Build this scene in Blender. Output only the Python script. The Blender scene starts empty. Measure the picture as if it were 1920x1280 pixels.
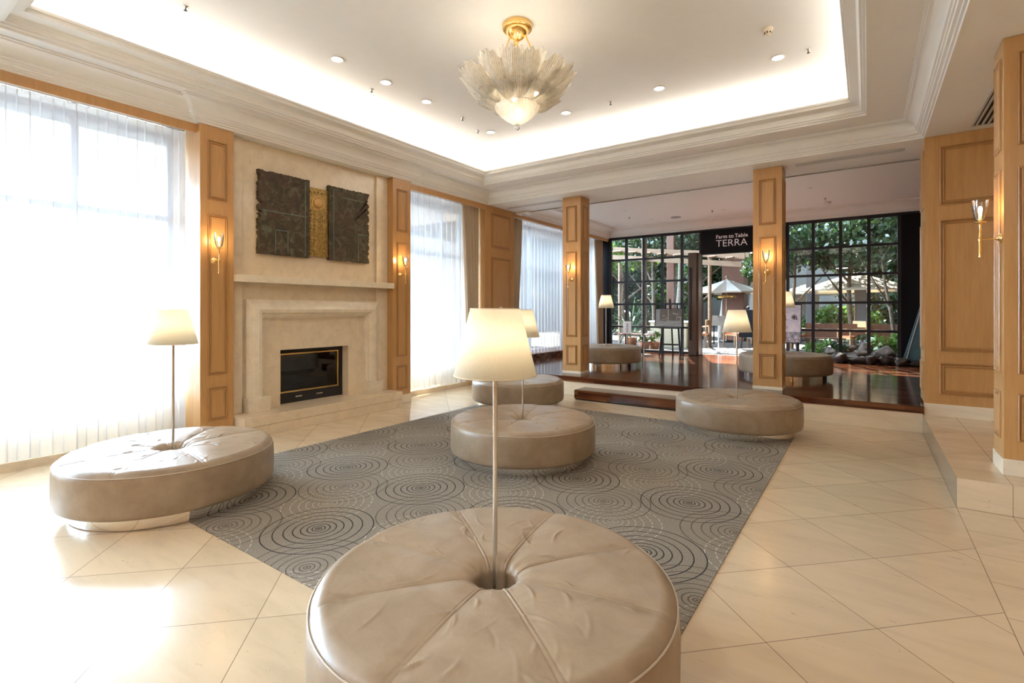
import bpy, math, random
from mathutils import Vector, Matrix
PI = math.pi
S = bpy.context.scene
COL = S.collection
# ------------------------------------------------------------------ camera
cam_d = bpy.data.cameras.new('camera'); cam = bpy.data.objects.new('camera', cam_d); COL.objects.link(cam)
cam_d.sensor_width = 36; cam_d.lens = 942 / 1920 * 36
cam_d.shift_y = -58 / 1920; cam_d.clip_start = 0.05; cam_d.clip_end = 400
cam.location = (0, 0, 1.5); cam.rotation_euler = (PI / 2, 0, math.atan2(665, 942))
S.camera = cam
# ------------------------------------------------------------------ world, sun, view
W = bpy.data.worlds.new('world'); S.world = W; W.use_nodes = True
bg = W.node_tree.nodes['Background']; bg.inputs[0].default_value = (0.62, 0.80, 1.0, 1)
# hazy sky with strength added towards -x, lighting the room through left windows
_wn = W.node_tree.nodes; _wl = W.node_tree.links
_tc = _wn.new('ShaderNodeTexCoord'); _sx = _wn.new('ShaderNodeSeparateXYZ'); _wl.new(_tc.outputs['Generated'], _sx.inputs[0])
_mr = _wn.new('ShaderNodeMapRange'); _mr.inputs['From Min'].default_value = -.38; _mr.inputs['From Max'].default_value = -.95
_mr.inputs['To Min'].default_value = 0.32; _mr.inputs['To Max'].default_value = 30.0
_wl.new(_sx.outputs[0], _mr.inputs[0]); _wl.new(_mr.outputs[0], bg.inputs[1])
sd = bpy.data.lights.new('sun', 'SUN'); sd.energy = 24; sd.angle = math.radians(0.8); sd.color = (1, 0.95, 0.86)
sun = bpy.data.objects.new('sun', sd); COL.objects.link(sun); sun.location = (-20, 5, 20)
sun.rotation_euler = Vector((0.22, -0.62, -0.78)).to_track_quat('-Z', 'Y').to_euler()
S.view_settings.view_transform = 'Standard'; S.view_settings.look = 'None'
S.view_settings.exposure = 1.25; S.view_settings.gamma = 1.0; S.view_settings.use_curve_mapping = False

def area(name, loc, rot, sx, sy, power, color):
    l = bpy.data.lights.new(name, 'AREA'); l.shape = 'RECTANGLE'; l.size = sx; l.size_y = sy; l.energy = power; l.color = color
    o = bpy.data.objects.new(name, l); COL.objects.link(o); o.location = loc; o.rotation_euler = rot
    return o
WARM = (1.0, 0.94, 0.87)
COVE = 19
# light strips lying in the cove trough, shining up
area('cove_strip_light', (-5.98, 4.15, 4.085), (PI, 0, 0), 0.10, 6.3, COVE * 1.15, WARM)
area('cove_strip_light', (0.14, 4.15, 4.085), (PI, 0, 0), 0.10, 6.3, COVE, WARM)
area('cove_strip_light', (-2.93, 7.5, 4.085), (PI, 0, 0), 5.9, 0.10, COVE * 1.1, WARM)
area('cove_strip_light', (-2.93, 0.80, 4.085), (PI, 0, 0), 5.9, 0.10, COVE, WARM)
# added fill lights under the soffit, unseen behind and right of the camera
for x, y, pw in ((2.3, 1.2, 3), (2.3, -2, 8), (-1, -2.2, 26), (-4.2, -2.2, 20), (2.4, 6.6, 2)):
    area('fill_light', (x, y, 3.6), (0, 0, 0), 0.5, 0.5, pw * 1.2, (0.97, 0.98, 1.0))

# ------------------------------------------------------------------ node helpers
class NT:
    def __init__(s, name):
        s.m = bpy.data.materials.new(name); s.m.use_nodes = True; s.t = s.m.node_tree
        s.b = s.t.nodes['Principled BSDF']; s.out = s.t.nodes['Material Output']
    def n(s, typ, **kw):
        nd = s.t.nodes.new(typ)
        for k, v in kw.items(): setattr(nd, k, v)
        return nd
    def put(s, sock, v):
        if isinstance(v, bpy.types.NodeSocket): s.t.links.new(v, sock)
        elif v is not None:
            if hasattr(sock, 'default_value') and isinstance(v, (tuple, list)) and len(v) == 3 and sock.type == 'RGBA': v = (*v, 1)
            sock.default_value = v
    def M(s, op, a, b=None, c=None):
        nd = s.n('ShaderNodeMath', operation=op)
        s.put(nd.inputs[0], a); s.put(nd.inputs[1], b)
        if c is not None: s.put(nd.inputs[2], c)
        return nd.outputs[0]
    def mix(s, f, a, b, blend='MIX'):
        nd = s.n('ShaderNodeMix', data_type='RGBA', blend_type=blend)
        s.put(nd.inputs[0], f); s.put(nd.inputs[6], a); s.put(nd.inputs[7], b)
        return nd.outputs[2]
    def co(s, scale=(1, 1, 1), rot=(0, 0, 0), loc=(0, 0, 0)):
        tc = s.n('ShaderNodeTexCoord'); mp = s.n('ShaderNodeMapping')
        s.t.links.new(tc.outputs['Object'], mp.inputs[0])
        mp.inputs[1].default_value = loc; mp.inputs[2].default_value = rot; mp.inputs[3].default_value = scale
        return mp.outputs[0]
    def noise(s, vec, scale, detail=4, rough=.55, dist=0):
        nd = s.n('ShaderNodeTexNoise'); s.put(nd.inputs['Vector'], vec)
        nd.inputs['Scale'].default_value = scale; nd.inputs['Detail'].default_value = detail
        nd.inputs['Roughness'].default_value = rough; nd.inputs['Distortion'].default_value = dist
        return nd.outputs[0]
    def ramp(s, f, stops):
        nd = s.n('ShaderNodeValToRGB'); s.put(nd.inputs[0], f); e = nd.color_ramp.elements
        while len(e) < len(stops): e.new(.5)
        for el, (p, c) in zip(e, stops): el.position = p; el.color = (*c, 1) if len(c) == 3 else c
        return nd.outputs[0]
    def bump(s, h, strength=.3, dist=.01):
        nd = s.n('ShaderNodeBump'); nd.inputs['Strength'].default_value = strength; nd.inputs['Distance'].default_value = dist
        s.put(nd.inputs['Height'], h); s.t.links.new(nd.outputs[0], s.b.inputs['Normal'])
    def xyz(s, v):
        nd = s.n('ShaderNodeSeparateXYZ'); s.put(nd.inputs[0], v); return nd.outputs
    def comb(s, x, y, z=0.0):
        nd = s.n('ShaderNodeCombineXYZ'); s.put(nd.inputs[0], x); s.put(nd.inputs[1], y); s.put(nd.inputs[2], z); return nd.outputs[0]
    def set(s, base=None, rough=None, metal=None, **kw):
        if base is not None: s.put(s.b.inputs['Base Color'], base)
        if rough is not None: s.put(s.b.inputs['Roughness'], rough)
        if metal is not None: s.b.inputs['Metallic'].default_value = metal
        for k, v in kw.items(): s.put(s.b.inputs[k], v)
        return s

def plain(name, c, rough=.5, metal=0, vary=.05, sc=8, **kw):
    t = NT(name); n = t.noise(t.co(), sc)
    lo = tuple(x * (1 - vary) for x in c); hi = tuple(min(1, x * (1 + vary)) for x in c)
    t.set(t.ramp(n, [(.3, lo), (.7, hi)]), rough, metal, **kw)
    return t.m
def emit(name, c, s):
    t = NT(name); t.set((0.8, .8, .8), .5); t.put(t.b.inputs['Emission Color'], c); t.b.inputs['Emission Strength'].default_value = s
    return t.m
def wood(name, a, b, rough=.35, axis='z', coat=.1):
    t = NT(name); sc = {'z': (14, 14, 1.1), 'x': (1.1, 14, 14), 'y': (14, 1.1, 14)}[axis]
    n = t.noise(t.co(sc), 2.2, 6, .6, .6); n2 = t.noise(t.co(), .9, 2)
    f = t.M('ADD', t.M('MULTIPLY', n, .7), t.M('MULTIPLY', n2, .3))
    t.set(t.ramp(f, [(.3, a), (.68, b)]), rough); t.b.inputs['Coat Weight'].default_value = coat; t.b.inputs['Coat Roughness'].default_value = .15
    return t.m
MAT = {}
MAT['maple'] = wood('maple_panelling', (.49, .255, .085), (.60, .335, .130), .32)
MAT['maple_mould'] = wood('maple_moulding', (.38, .185, .058), (.48, .25, .09), .3)
MAT['white'] = plain('white_plaster', (.84, .82, .78), .6, vary=.01)
MAT['trimwhite'] = plain('white_cornice_paint', (.83, .81, .76), .4, vary=.01)
MAT['black'] = plain('black_powder_coat', (.012, .012, .015), .4)
MAT['blackboard'] = plain('black_matt', (.006, .006, .009), .5, **{'Specular IOR Level': .2})
MAT['brass'] = plain('polished_brass', (.90, .62, .24), .16, 1, .06)
MAT['steel'] = plain('brushed_steel', (.62, .60, .57), .22, 1, .05)
MAT['mirror_steel'] = plain('polished_steel', (.80, .78, .75), .06, 1, .02)
MAT['grille'] = plain('white_metal_grille', (.6, .58, .55), .4)
MAT['dark'] = plain('dark_cavity', (.01, .009, .008), .8)

def tex_marble(name, kind='plain', base=(.73, .58, .395), rough=.13):
    t = NT(name); v = t.co(); x, y, z = t.xyz(v)[:3]
    vein = t.noise(t.co((1.2, 5, 5)), 1.6, 8, .62, .5)
    cl = t.noise(v, 1.3, 3)
    c = t.ramp(vein, [(.30, tuple(q * .90 for q in base)), (.5, base), (.75, tuple(min(1, q * 1.07) for q in base))])
    pit = t.noise(t.co((2.5, 6, 6), loc=(3, 1, 0)), 5, 8, .75, .8)
    pm = t.M('MULTIPLY', t.M('GREATER_THAN', pit, .635), t.M('GREATER_THAN', cl, .50))
    c = t.mix(t.M('MULTIPLY', pm, .45), c, (.28, .2, .12))
    if kind == 'floor':
        a = .5822
        s_ = t.M('MULTIPLY', t.M('ADD', t.M('SUBTRACT', x, .04), t.M('SUBTRACT', y, 2.93)), .70711)
        t_ = t.M('MULTIPLY', t.M('SUBTRACT', t.M('SUBTRACT', x, .04), t.M('SUBTRACT', y, 2.93)), .70711)
        ia = t.M('DIVIDE', s_, a); ib = t.M('DIVIDE', t_, a)
        da = t.M('MULTIPLY', t.M('ABSOLUTE', t.M('SUBTRACT', ia, t.M('ROUND', ia))), a)
        db = t.M('MULTIPLY', t.M('ABSOLUTE', t.M('SUBTRACT', ib, t.M('ROUND', ib))), a)
        dm = t.M('MINIMUM', da, db)
        iy = t.M('DIVIDE', t.M('ADD', y, .20), .40); ix = t.M('DIVIDE', t.M('SUBTRACT', x, .56), .31)
        dy = t.M('MULTIPLY', t.M('ABSOLUTE', t.M('SUBTRACT', iy, t.M('ROUND', iy))), .40)
        dx = t.M('MULTIPLY', t.M('ABSOLUTE', t.M('SUBTRACT', ix, t.M('ROUND', ix))), .31)
        bord = t.M('GREATER_THAN', x, .56)
        d2 = t.M('MINIMUM', dy, dx)
        dd = t.M('ADD', t.M('MULTIPLY', dm, t.M('SUBTRACT', 1.0, bord)), t.M('MULTIPLY', d2, bord))
        dd = t.M('MINIMUM', dd, t.M('ABSOLUTE', t.M('SUBTRACT', x, .56)))
        wn = t.n('ShaderNodeTexWhiteNoise', noise_dimensions='2D')
        t.put(wn.inputs['Vector'], t.comb(t.M('FLOOR', ia), t.M('FLOOR', ib)))
        br = t.M('MULTIPLY_ADD', wn.outputs[0], .10, .95)
        c = t.mix(1.0, c, t.comb(br, br, br), 'MULTIPLY')
        jm = t.M('LESS_THAN', dd, .0022)
        c = t.mix(t.M('MULTIPLY', jm, .8), c, (.20, .145, .10))
    t.set(c, rough); t.b.inputs['IOR'].default_value = 1.68 if kind == 'floor' else 1.6
    if kind == 'floor': t.put(t.b.inputs['Roughness'], t.M('MULTIPLY_ADD', t.noise(v, 3), .12, .125))
    return t.m
MAT['floor'] = tex_marble('marble_floor_tiles', 'floor')
MAT['marble'] = tex_marble('cream_marble', base=(.82, .68, .49), rough=.18)
MAT['marble_l'] = tex_marble('light_marble', base=(.85, .74, .57), rough=.18)

def parquet():
    t = NT('dark_wood_floor'); v = t.co(); x, y, z = t.xyz(v)[:3]
    row = t.M('FLOOR', t.M('DIVIDE', y, .09)); rz = t.M('FLOOR', t.M('DIVIDE', z, .045))
    wn = t.n('ShaderNodeTexWhiteNoise', noise_dimensions='2D'); t.put(wn.inputs['Vector'], t.comb(row, rz))
    xx = t.M('ADD', t.M('DIVIDE', x, .62), t.M('MULTIPLY', wn.outputs[0], 7))
    w2 = t.n('ShaderNodeTexWhiteNoise', noise_dimensions='3D'); t.put(w2.inputs['Vector'], t.comb(row, t.M('FLOOR', xx), rz))
    g = t.noise(t.co((1.5, 22, 22)), 3, 5)
    f = t.M('ADD', t.M('MULTIPLY', w2.outputs[0], .6), t.M('MULTIPLY', g, .4))
    c = t.ramp(f, [(.15, (.045, .011, .005)), (.5, (.105, .031, .012)), (.85, (.20, .075, .03))])
    t.set(c, .13); t.b.inputs['IOR'].default_value = 1.5; t.b.inputs['Coat Weight'].default_value = .1; t.b.inputs['Coat Roughness'].default_value = .1
    fy = t.M('SUBTRACT', t.M('DIVIDE', y, .09), t.M('ROUND', t.M('DIVIDE', y, .09)))
    t.bump(t.M('ADD', t.M('MULTIPLY', t.M('LESS_THAN', t.M('ABSOLUTE', fy), .03), -1), t.noise(t.co((2, 8, 1)), 2)), .12, .004)
    return t.m
MAT['parquet'] = parquet()

def carpet():
    t = NT('grey_carpet_with_ring_pattern'); x, y, z = t.xyz(t.co())[:3]
    wob = t.M('MULTIPLY', t.M('SUBTRACT', t.noise(t.co(), 60, 2), .5), .010)
    nn = t.noise(t.co((1, 1, 1)), 260, 2); ns = t.noise(t.co((120, 420, 1)), 1, 2)
    c = t.ramp(t.M('ADD', t.M('MULTIPLY', nn, .5), t.M('MULTIPLY', ns, .5)), [(.34, (.145, .122, .092)), (.66, (.40, .352, .285))])
    P = .972
    def rings(ox, oy, R, K, w, col, c, op=1.0, dash=False, pw=1.95):
        qx = t.M('DIVIDE', t.M('SUBTRACT', x, ox), P); qy = t.M('DIVIDE', t.M('SUBTRACT', y, oy), P * .994)
        qx = t.M('MULTIPLY', t.M('SUBTRACT', qx, t.M('ROUND', qx)), P); qy = t.M('MULTIPLY', t.M('SUBTRACT', qy, t.M('ROUND', qy)), P)
        r = t.M('ADD', t.M('SQRT', t.M('ADD', t.M('MULTIPLY', qx, qx), t.M('MULTIPLY', qy, qy))), t.M('MULTIPLY', wob, .35))
        rr = t.M('MAXIMUM', t.M('DIVIDE', r, R), .001)
        k = t.M('MULTIPLY', t.M('POWER', rr, 1 / pw), K)
        dk = t.M('MULTIPLY', t.M('POWER', rr, 1 / pw - 1), K / pw / R)
        d = t.M('DIVIDE', t.M('ABSOLUTE', t.M('SUBTRACT', k, t.M('ROUND', k))), dk)
        m = t.M('MULTIPLY', t.M('LESS_THAN', d, w), t.M('LESS_THAN', k, K + .4))
        if dash:
            an = t.M('ARCTAN2', qy, qx)
            m = t.M('MULTIPLY', m, t.M('GREATER_THAN', t.M('SINE', t.M('MULTIPLY', an, 30)), -.5))
        return t.mix(t.M('MULTIPLY', m, op), c, col)
    c = rings(-3.415, 2.36, .335, 8, .0032, (.60, .55, .47), c, .8, True, 1.6)
    c = rings(-2.66, 1.70, .36, 9, .0038, (.10, .068, .042), c, .9)
    c = rings(-3.07, 2.05, .365, 9, .0042, (.022, .018, .017), c, .97)
    t.set(c, .9); t.bump(nn, .5, .004)
    return t.m
MAT['carpet'] = carpet()

def leather():
    t = NT('taupe_leather'); v = t.co()
    n = t.noise(v, 5, 6, .65, .5); f = t.noise(v, 60, 3)
    c = t.ramp(n, [(.3, (.285, .205, .130)), (.5, (.34, .252, .165)), (.72, (.395, .30, .205))])
    t.set(c, t.M('MULTIPLY_ADD', n, .15, .27)); t.b.inputs['Specular IOR Level'].default_value = .5
    t.bump(t.M('ADD', t.M('MULTIPLY', f, .25), t.M('MULTIPLY', t.noise(v, 11, 4, .6, 1.5), 1.0)), .22, .006)
    return t.m
MAT['leather'] = leather()
MAT['piping'] = plain('taupe_piping', (.50, .41, .31), .35)

def thin_glass(name, tint=(1, 1, 1), gloss=.08, rough=.0, fac=1.0):
    t = NT(name); t.t.nodes.remove(t.b)
    tr = t.n('ShaderNodeBsdfTransparent'); tr.inputs[0].default_value = (*tint, 1)
    gl = t.n('ShaderNodeBsdfGlossy'); gl.inputs['Roughness'].default_value = rough
    fr = t.n('ShaderNodeFresnel'); fr.inputs[0].default_value = 1.5
    mx = t.n('ShaderNodeMixShader'); f = t.M('MULTIPLY_ADD', fr.outputs[0], fac, gloss)
    t.put(mx.inputs[0], f); t.t.links.new(tr.outputs[0], mx.inputs[1]); t.t.links.new(gl.outputs[0], mx.inputs[2])
    t.t.links.new(mx.outputs[0], t.out.inputs[0]); return t.m
MAT['glass'] = thin_glass('window_glass', (.95, .97, .97), .01, 0, .6)
MAT['cup_glass'] = thin_glass('clear_glass_cup', (.96, .95, .93), .06, .02)
MAT['dark_glass'] = thin_glass('smoked_glass', (.25, .25, .27), .05)

def fabric(name, col, transp, transl, vscale=None):
    t = NT(name); t.t.nodes.remove(t.b)
    df = t.n('ShaderNodeBsdfDiffuse'); tl = t.n('ShaderNodeBsdfTranslucent'); tr = t.n('ShaderNodeBsdfTransparent')
    n = t.noise(t.co((60, 60, 1.5)), 3, 3)
    c = t.ramp(n, [(.3, tuple(q * .95 for q in col)), (.7, col)])
    t.put(df.inputs[0], c); t.put(tl.inputs[0], c)
    a = t.n('ShaderNodeMixShader'); a.inputs[0].default_value = transl
    t.t.links.new(df.outputs[0], a.inputs[1]); t.t.links.new(tl.outputs[0], a.inputs[2])
    b = t.n('ShaderNodeMixShader'); b.inputs[0].default_value = transp
    t.t.links.new(a.outputs[0], b.inputs[1]); t.t.links.new(tr.outputs[0], b.inputs[2])
    t.t.links.new(b.outputs[0], t.out.inputs[0]); return t.m
MAT['sheer'] = fabric('white_sheer_voile', (.90, .90, .92), .50, .16)
MAT['drape'] = fabric('taupe_drape_cloth', (.52, .40, .275), 0.0, .05)
MAT['shade'] = fabric('cream_lampshade_cloth', (.95, .90, .78), 0.0, .55)
MAT['bulb'] = emit('lamp_bulb_glow', (1, .92, .78), 54)
MAT['candle_bulb'] = emit('candle_bulb_glow', (1, .70, .36), 130)
MAT['chand_bulb'] = emit('chandelier_bulb_glow', (1, .92, .80), 40)
MAT['dome_bulb'] = emit('chandelier_dome_bulb_glow', (1, .92, .80), 18)
MAT['down'] = emit('downlight_diffuser', (1, .96, .9), 9)
MAT['candle'] = plain('ivory_candle_tube', (.8, .76, .68), .5)

def petal_mat():
    t = NT('ribbed_murano_glass'); t.t.nodes.remove(t.b)
    v = t.co(); tr = t.n('ShaderNodeBsdfTransparent'); tr.inputs[0].default_value = (1, .97, .9, 1)
    gl = t.n('ShaderNodeBsdfGlossy'); gl.inputs['Roughness'].default_value = .12
    tl = t.n('ShaderNodeBsdfTranslucent'); tl.inputs[0].default_value = (.97, .95, .90, 1)
    df = t.n('ShaderNodeBsdfDiffuse'); df.inputs[0].default_value = (.93, .91, .86, 1)
    b = t.n('ShaderNodeBump'); b.inputs['Strength'].default_value = .8; b.inputs['Distance'].default_value = .01
    t.put(b.inputs['Height'], t.noise(v, 28, 4, .6, 1))
    for q in (gl, df): t.t.links.new(b.outputs[0], q.inputs['Normal'])
    def mx(f, a, c):
        m = t.n('ShaderNodeMixShader'); t.put(m.inputs[0], f); t.t.links.new(a, m.inputs[1]); t.t.links.new(c, m.inputs[2]); return m.outputs[0]
    s = mx(.45, tl.outputs[0], df.outputs[0]); s = mx(.30, s, gl.outputs[0])
    s = mx(t.M('MULTIPLY_ADD', t.noise(v, 14, 3), .8, -.02), s, tr.outputs[0])
    t.t.links.new(s, t.out.inputs[0]); return t.m
MAT['petal'] = petal_mat()

def patina():
    t = NT('patinated_copper'); v = t.co()
    n = t.noise(v, 9, 9, .7, 1.2); n2 = t.noise(v, 3, 4)
    c = t.ramp(n, [(.35, (.035, .030, .022)), (.52, (.085, .062, .035)), (.62, (.13, .12, .075)), (.74, (.15, .24, .20))])
    c = t.mix(t.M('MULTIPLY', t.M('GREATER_THAN', n2, .58), .3), c, (.10, .045, .035))
    t.set(c, .55, .35); t.bump(n, .6, .015); return t.m
MAT['patina'] = patina()
MAT['verdigris'] = plain('verdigris_seam', (.16, .20, .15), .6, .2, .3, 40)
MAT['gold'] = plain('shaded_aged_gold', (.36, .23, .075), .42, .8, .4, 25)  # strip gold darkened to stand in for the shadow around the dome
MAT['gold_dome'] = plain('lit_aged_gold', (.62, .38, .14), .38, .7, .1, 10)  # same gold painted lighter so the dome stands out as if lit

MAT['pale_wall'] = plain('pale_grey_render', (.55, .58, .62), .8)
MAT['dark_post'] = plain('grey_blue_post', (.10, .11, .13), .5)
MAT['poster_ink'] = plain('dark_ink', (.06, .05, .06), .6)
MAT['counter'] = plain('beige_counter_panel', (.42, .36, .25), .5)
MAT['terracotta'] = plain('terracotta', (.32, .13, .07), .8)
MAT['carpaint'] = plain('silver_blue_car_paint', (.42, .50, .60), .2, .4)
# ------------------------------------------------------------------ mesh helpers
class MB:
    def __init__(s): s.v = []; s.f = []; s.mi = []; s.sm = []
    def add(s, vs, fs, mi=0, smooth=False):
        o = len(s.v); s.v += [tuple(p) for p in vs]
        for f in fs: s.f.append([i + o for i in f]); s.mi.append(mi); s.sm.append(smooth)
    def box(s, x0, x1, y0, y1, z0, z1, mi=0, T=None):
        vs = [(x, y, z) for z in (z0, z1) for y in (y0, y1) for x in (x0, x1)]
        if T is not None: vs = [T @ Vector(p) for p in vs]
        s.add(vs, [(0, 2, 3, 1), (4, 5, 7, 6), (0, 1, 5, 4), (2, 6, 7, 3), (0, 4, 6, 2), (1, 3, 7, 5)], mi)
    def lathe(s, pr, n=32, c=(0, 0, 0), mi=0, smooth=True, fn=None, T=None):
        vs = []
        for i in range(n):
            a = 2 * PI * i / n
            for r, z in pr:
                p = Vector((r * math.cos(a), r * math.sin(a), z))
                if fn: p = fn(p, r, z, a)
                if T is not None: p = T @ p
                vs.append((p[0] + c[0], p[1] + c[1], p[2] + c[2]))
        m = len(pr); fs = []
        for i in range(n):
            j = (i + 1) % n
            for k in range(m - 1): fs.append((i * m + k, j * m + k, j * m + k + 1, i * m + k + 1))
        s.add(vs, fs, mi, smooth)
    def tube(s, p, q, r, r2=None, n=12, mi=0, cap=True):
        p = Vector(p); q = Vector(q); r2 = r if r2 is None else r2
        d = (q - p).normalized(); u = d.orthogonal().normalized(); w = d.cross(u); vs = []
        for c, rr in ((p, r), (q, r2)):
            for i in range(n):
                a = 2 * PI * i / n; vs.append(c + u * rr * math.cos(a) + w * rr * math.sin(a))
        fs = [(i, (i + 1) % n, n + (i + 1) % n, n + i) for i in range(n)]
        s.add(vs, fs, mi, True)
        if cap: s.add(vs, [tuple(range(n))[::-1], tuple(range(n, 2 * n))], mi)
    def path(s, pts, r, n=10, mi=0):
        for a, b in zip(pts, pts[1:]): s.tube(a, b, r, n=n, mi=mi)
    def sphere(s, c, r, n=16, m=10, mi=0, sc=(1, 1, 1), fn=None):
        vs = []; fs = []
        for j in range(m + 1):
            t = PI * j / m
            for i in range(n):
                a = 2 * PI * i / n; p = Vector((math.sin(t) * math.cos(a), math.sin(t) * math.sin(a), math.cos(t)))
                k = fn(p) if fn else 1
                vs.append((c[0] + p.x * r * k * sc[0], c[1] + p.y * r * k * sc[1], c[2] + p.z * r * k * sc[2]))
        for j in range(m):
            for i in range(n): fs.append((j * n + i, (j + 1) * n + i, (j + 1) * n + (i + 1) % n, j * n + (i + 1) % n))
        s.add(vs, fs, mi, True)
    def sweep(s, path, prof, closed=True, mi=0, close_prof=False):
        # path: list of (x,y) with the room on the left-hand side; prof: list of (d inward, z)
        n = len(path); off = []
        for i in range(n):
            p = Vector(path[i]); a = Vector(path[i - 1]); b = Vector(path[(i + 1) % n])
            if not closed and i == 0: d1 = d2 = (b - p).normalized()
            elif not closed and i == n - 1: d1 = d2 = (p - a).normalized()
            else: d1 = (p - a).normalized(); d2 = (b - p).normalized()
            n1 = Vector((-d1.y, d1.x)); n2 = Vector((-d2.y, d2.x)); off.append((n1 + n2) / (1 + n1.dot(n2)))
        vs = []
        for i in range(n):
            for d, z in prof: vs.append((path[i][0] + off[i].x * d, path[i][1] + off[i].y * d, z))
        m = len(prof); fs = []
        for i in range(n if closed else n - 1):
            j = (i + 1) % n
            for k in range(m if close_prof else m - 1):
                l = (k + 1) % m; fs.append((i * m + k, j * m + k, j * m + l, i * m + l))
        s.add(vs, fs, mi)
    def build(s, name, mats, parent=None, loc=None, bevel=0, solid=0):
        me = bpy.data.meshes.new(name); me.from_pydata(s.v, [], s.f)
        if not isinstance(mats, (list, tuple)): mats = [mats]
        for m in mats: me.materials.append(MAT[m] if isinstance(m, str) else m)
        for p, i, q in zip(me.polygons, s.mi, s.sm): p.material_index = i; p.use_smooth = q
        me.update(); o = bpy.data.objects.new(name, me); COL.objects.link(o)
        if parent: o.parent = parent
        if loc: o.location = loc
        if solid: md = o.modifiers.new('thick', 'SOLIDIFY'); md.thickness = solid; md.offset = 0
        if bevel: md = o.modifiers.new('bev', 'BEVEL'); md.width = bevel; md.segments = 2; md.limit_method = 'ANGLE'; md.angle_limit = .6
        return o
def tag(o, label, cat, group=None, kind=None):
    o['label'] = label; o['category'] = cat
    if group: o['group'] = group
    if kind: o['kind'] = kind
    return o
def thing(name, label, cat, loc=(0, 0, 0), rz=0, group=None):
    o = bpy.data.objects.new(name, None); COL.objects.link(o); o.location = loc; o.rotation_euler = (0, 0, rz)
    o.empty_display_size = .1
    return tag(o, label, cat, group)
def struct(o): o['kind'] = 'structure'; return o
def kids(o): return [c for c in bpy.data.objects if c.parent == o]
def copy_tree(o, parent=None):
    c = o.copy(); COL.objects.link(c); c.parent = parent
    for ch in kids(o): copy_tree(ch, c)
    return c
def T_rot(ax, a, loc=(0, 0, 0)): return Matrix.Translation(loc) @ Matrix.Rotation(a, 4, ax)

# ================================================================== SETTING
b = MB(); b.box(-7.0, 4.2, -4.2, 7.92, -.2, 0); struct(b.build('floor', 'floor'))
b = MB(); b.box(-6.9, .572, 7.91, 13.98, .24, .33); b.box(-6.9, .56, 7.93, 13.98, -.2, .2395); b.box(.572, 4.2, 8.497, 13.98, .0, .33)
fl2 = struct(b.build('floor_platform', 'parquet')); b = MB(); b.box(-6.9, .56, 7.924, 7.9295, 0, .24); struct(b.build('trim_1', 'marble'))
b = MB(); b.box(.56, 4.2, 5.085, 7.95, 0.001, .225); struct(b.build('floor_raised_marble', 'floor', bevel=.003))
t = thing('low_step', 'low step of dark red wooden planks below the wooden platform edge', 'step', (-2.9, 7.72, 0))
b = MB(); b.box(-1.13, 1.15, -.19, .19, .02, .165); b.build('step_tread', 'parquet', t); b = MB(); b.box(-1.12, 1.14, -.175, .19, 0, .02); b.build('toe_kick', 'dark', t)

# carpet, let into the floor
b = MB(); b.box(-5.05, -.70, 1.59, 6.83, 0.0005, .006); tag(b.build('carpet', 'carpet'), 'large grey carpet with dark and cream concentric ring pattern on the marble floor', 'carpet')

# ceiling
b = MB()
b.box(-6.6, 1.2, -.2, 8.4, 4.40, 4.5)
struct(b.build('ceiling', 'white'))
b = MB(); OX0, OX1, OY0, OY1 = -6.22, .58, .34, 7.97; IX0, IX1, IY0, IY1 = -5.87, 0.0, .92, 7.39
b.box(OX0, IX0, OY0, OY1, 3.847, 3.95); b.box(IX1, OX1, OY0, OY1, 3.847, 3.95)
b.box(IX0, IX1, OY0, IY0, 3.847, 3.95); b.box(IX0, IX1, IY1, OY1, 3.847, 3.95)
struct(b.build('ceiling_tray', 'white'))
b = MB()
b.box(.58, 4.2, -4.2, 8.0, 3.62, 4.52); b.box(-7.0, .58, -4.2, .34, 3.62, 4.52); b.box(-7.0, 4.2, 7.97, 9.03, 3.62, 4.52)
struct(b.build('ceiling_soffit', 'white'))
b = MB(); b.box(-7.0, 4.2, 9.03, 14.0, 3.875, 4.0); struct(b.build('ceiling_platform', 'white'))
def cove(p, q, n=8, sag=.35):
    # concave quarter-ish curve between two profile points
    out = []
    for i in range(n + 1):
        t = i / n; a = t * PI / 2
        x = p[0] + (q[0] - p[0]) * (1 - math.cos(a)); z = p[1] + (q[1] - p[1]) * math.sin(a)
        lx = p[0] + (q[0] - p[0]) * t; lz = p[1] + (q[1] - p[1]) * t
        out.append((lx * (1 - sag) + x * sag, lz * (1 - sag) + z * sag))
    return out
prof1 = [(-.02, 3.618), (.004, 3.618), (.008, 3.640), (.026, 3.642), (.028, 3.665), (.052, 3.668), (.058, 3.684), (.070, 3.686), (.074, 3.705), (.088, 3.708)] + cove((.09, 3.715), (.180, 3.818), 8, .9) + [(.192, 3.818), (.194, 3.832), (.212, 3.834), (.214, 3.846), (.24, 3.8458)]
path1 = [(-6.22, 7.97), (-6.22, 5.83), (-6.13, 5.83), (-6.13, 2.57), (-6.22, 2.57), (-6.22, .34), (.58, .34), (.58, 7.97)]
b = MB(); b.sweep(path1, prof1); b.box(-6.24, -6.125, 2.57, 5.83, 3.6205, 3.84); struct(b.build('trim_2', 'trimwhite'))
prof2 = [(-.03, 3.8455), (.004, 3.8455), (.008, 3.868), (.030, 3.870), (.032, 3.892), (.052, 3.894), (.056, 3.912)] + cove((.058, 3.916), (.150, 4.0), 8, .9) + [(.160, 4.0), (.162, 4.018), (.178, 4.020), (.184, 4.042), (.165, 4.042), (.155, 3.985), (.05, 3.951)]
b = MB(); b.sweep([(IX0, IY1), (IX0, IY0), (IX1, IY0), (IX1, IY1)], prof2); struct(b.build('trim_3', 'trimwhite'))
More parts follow.
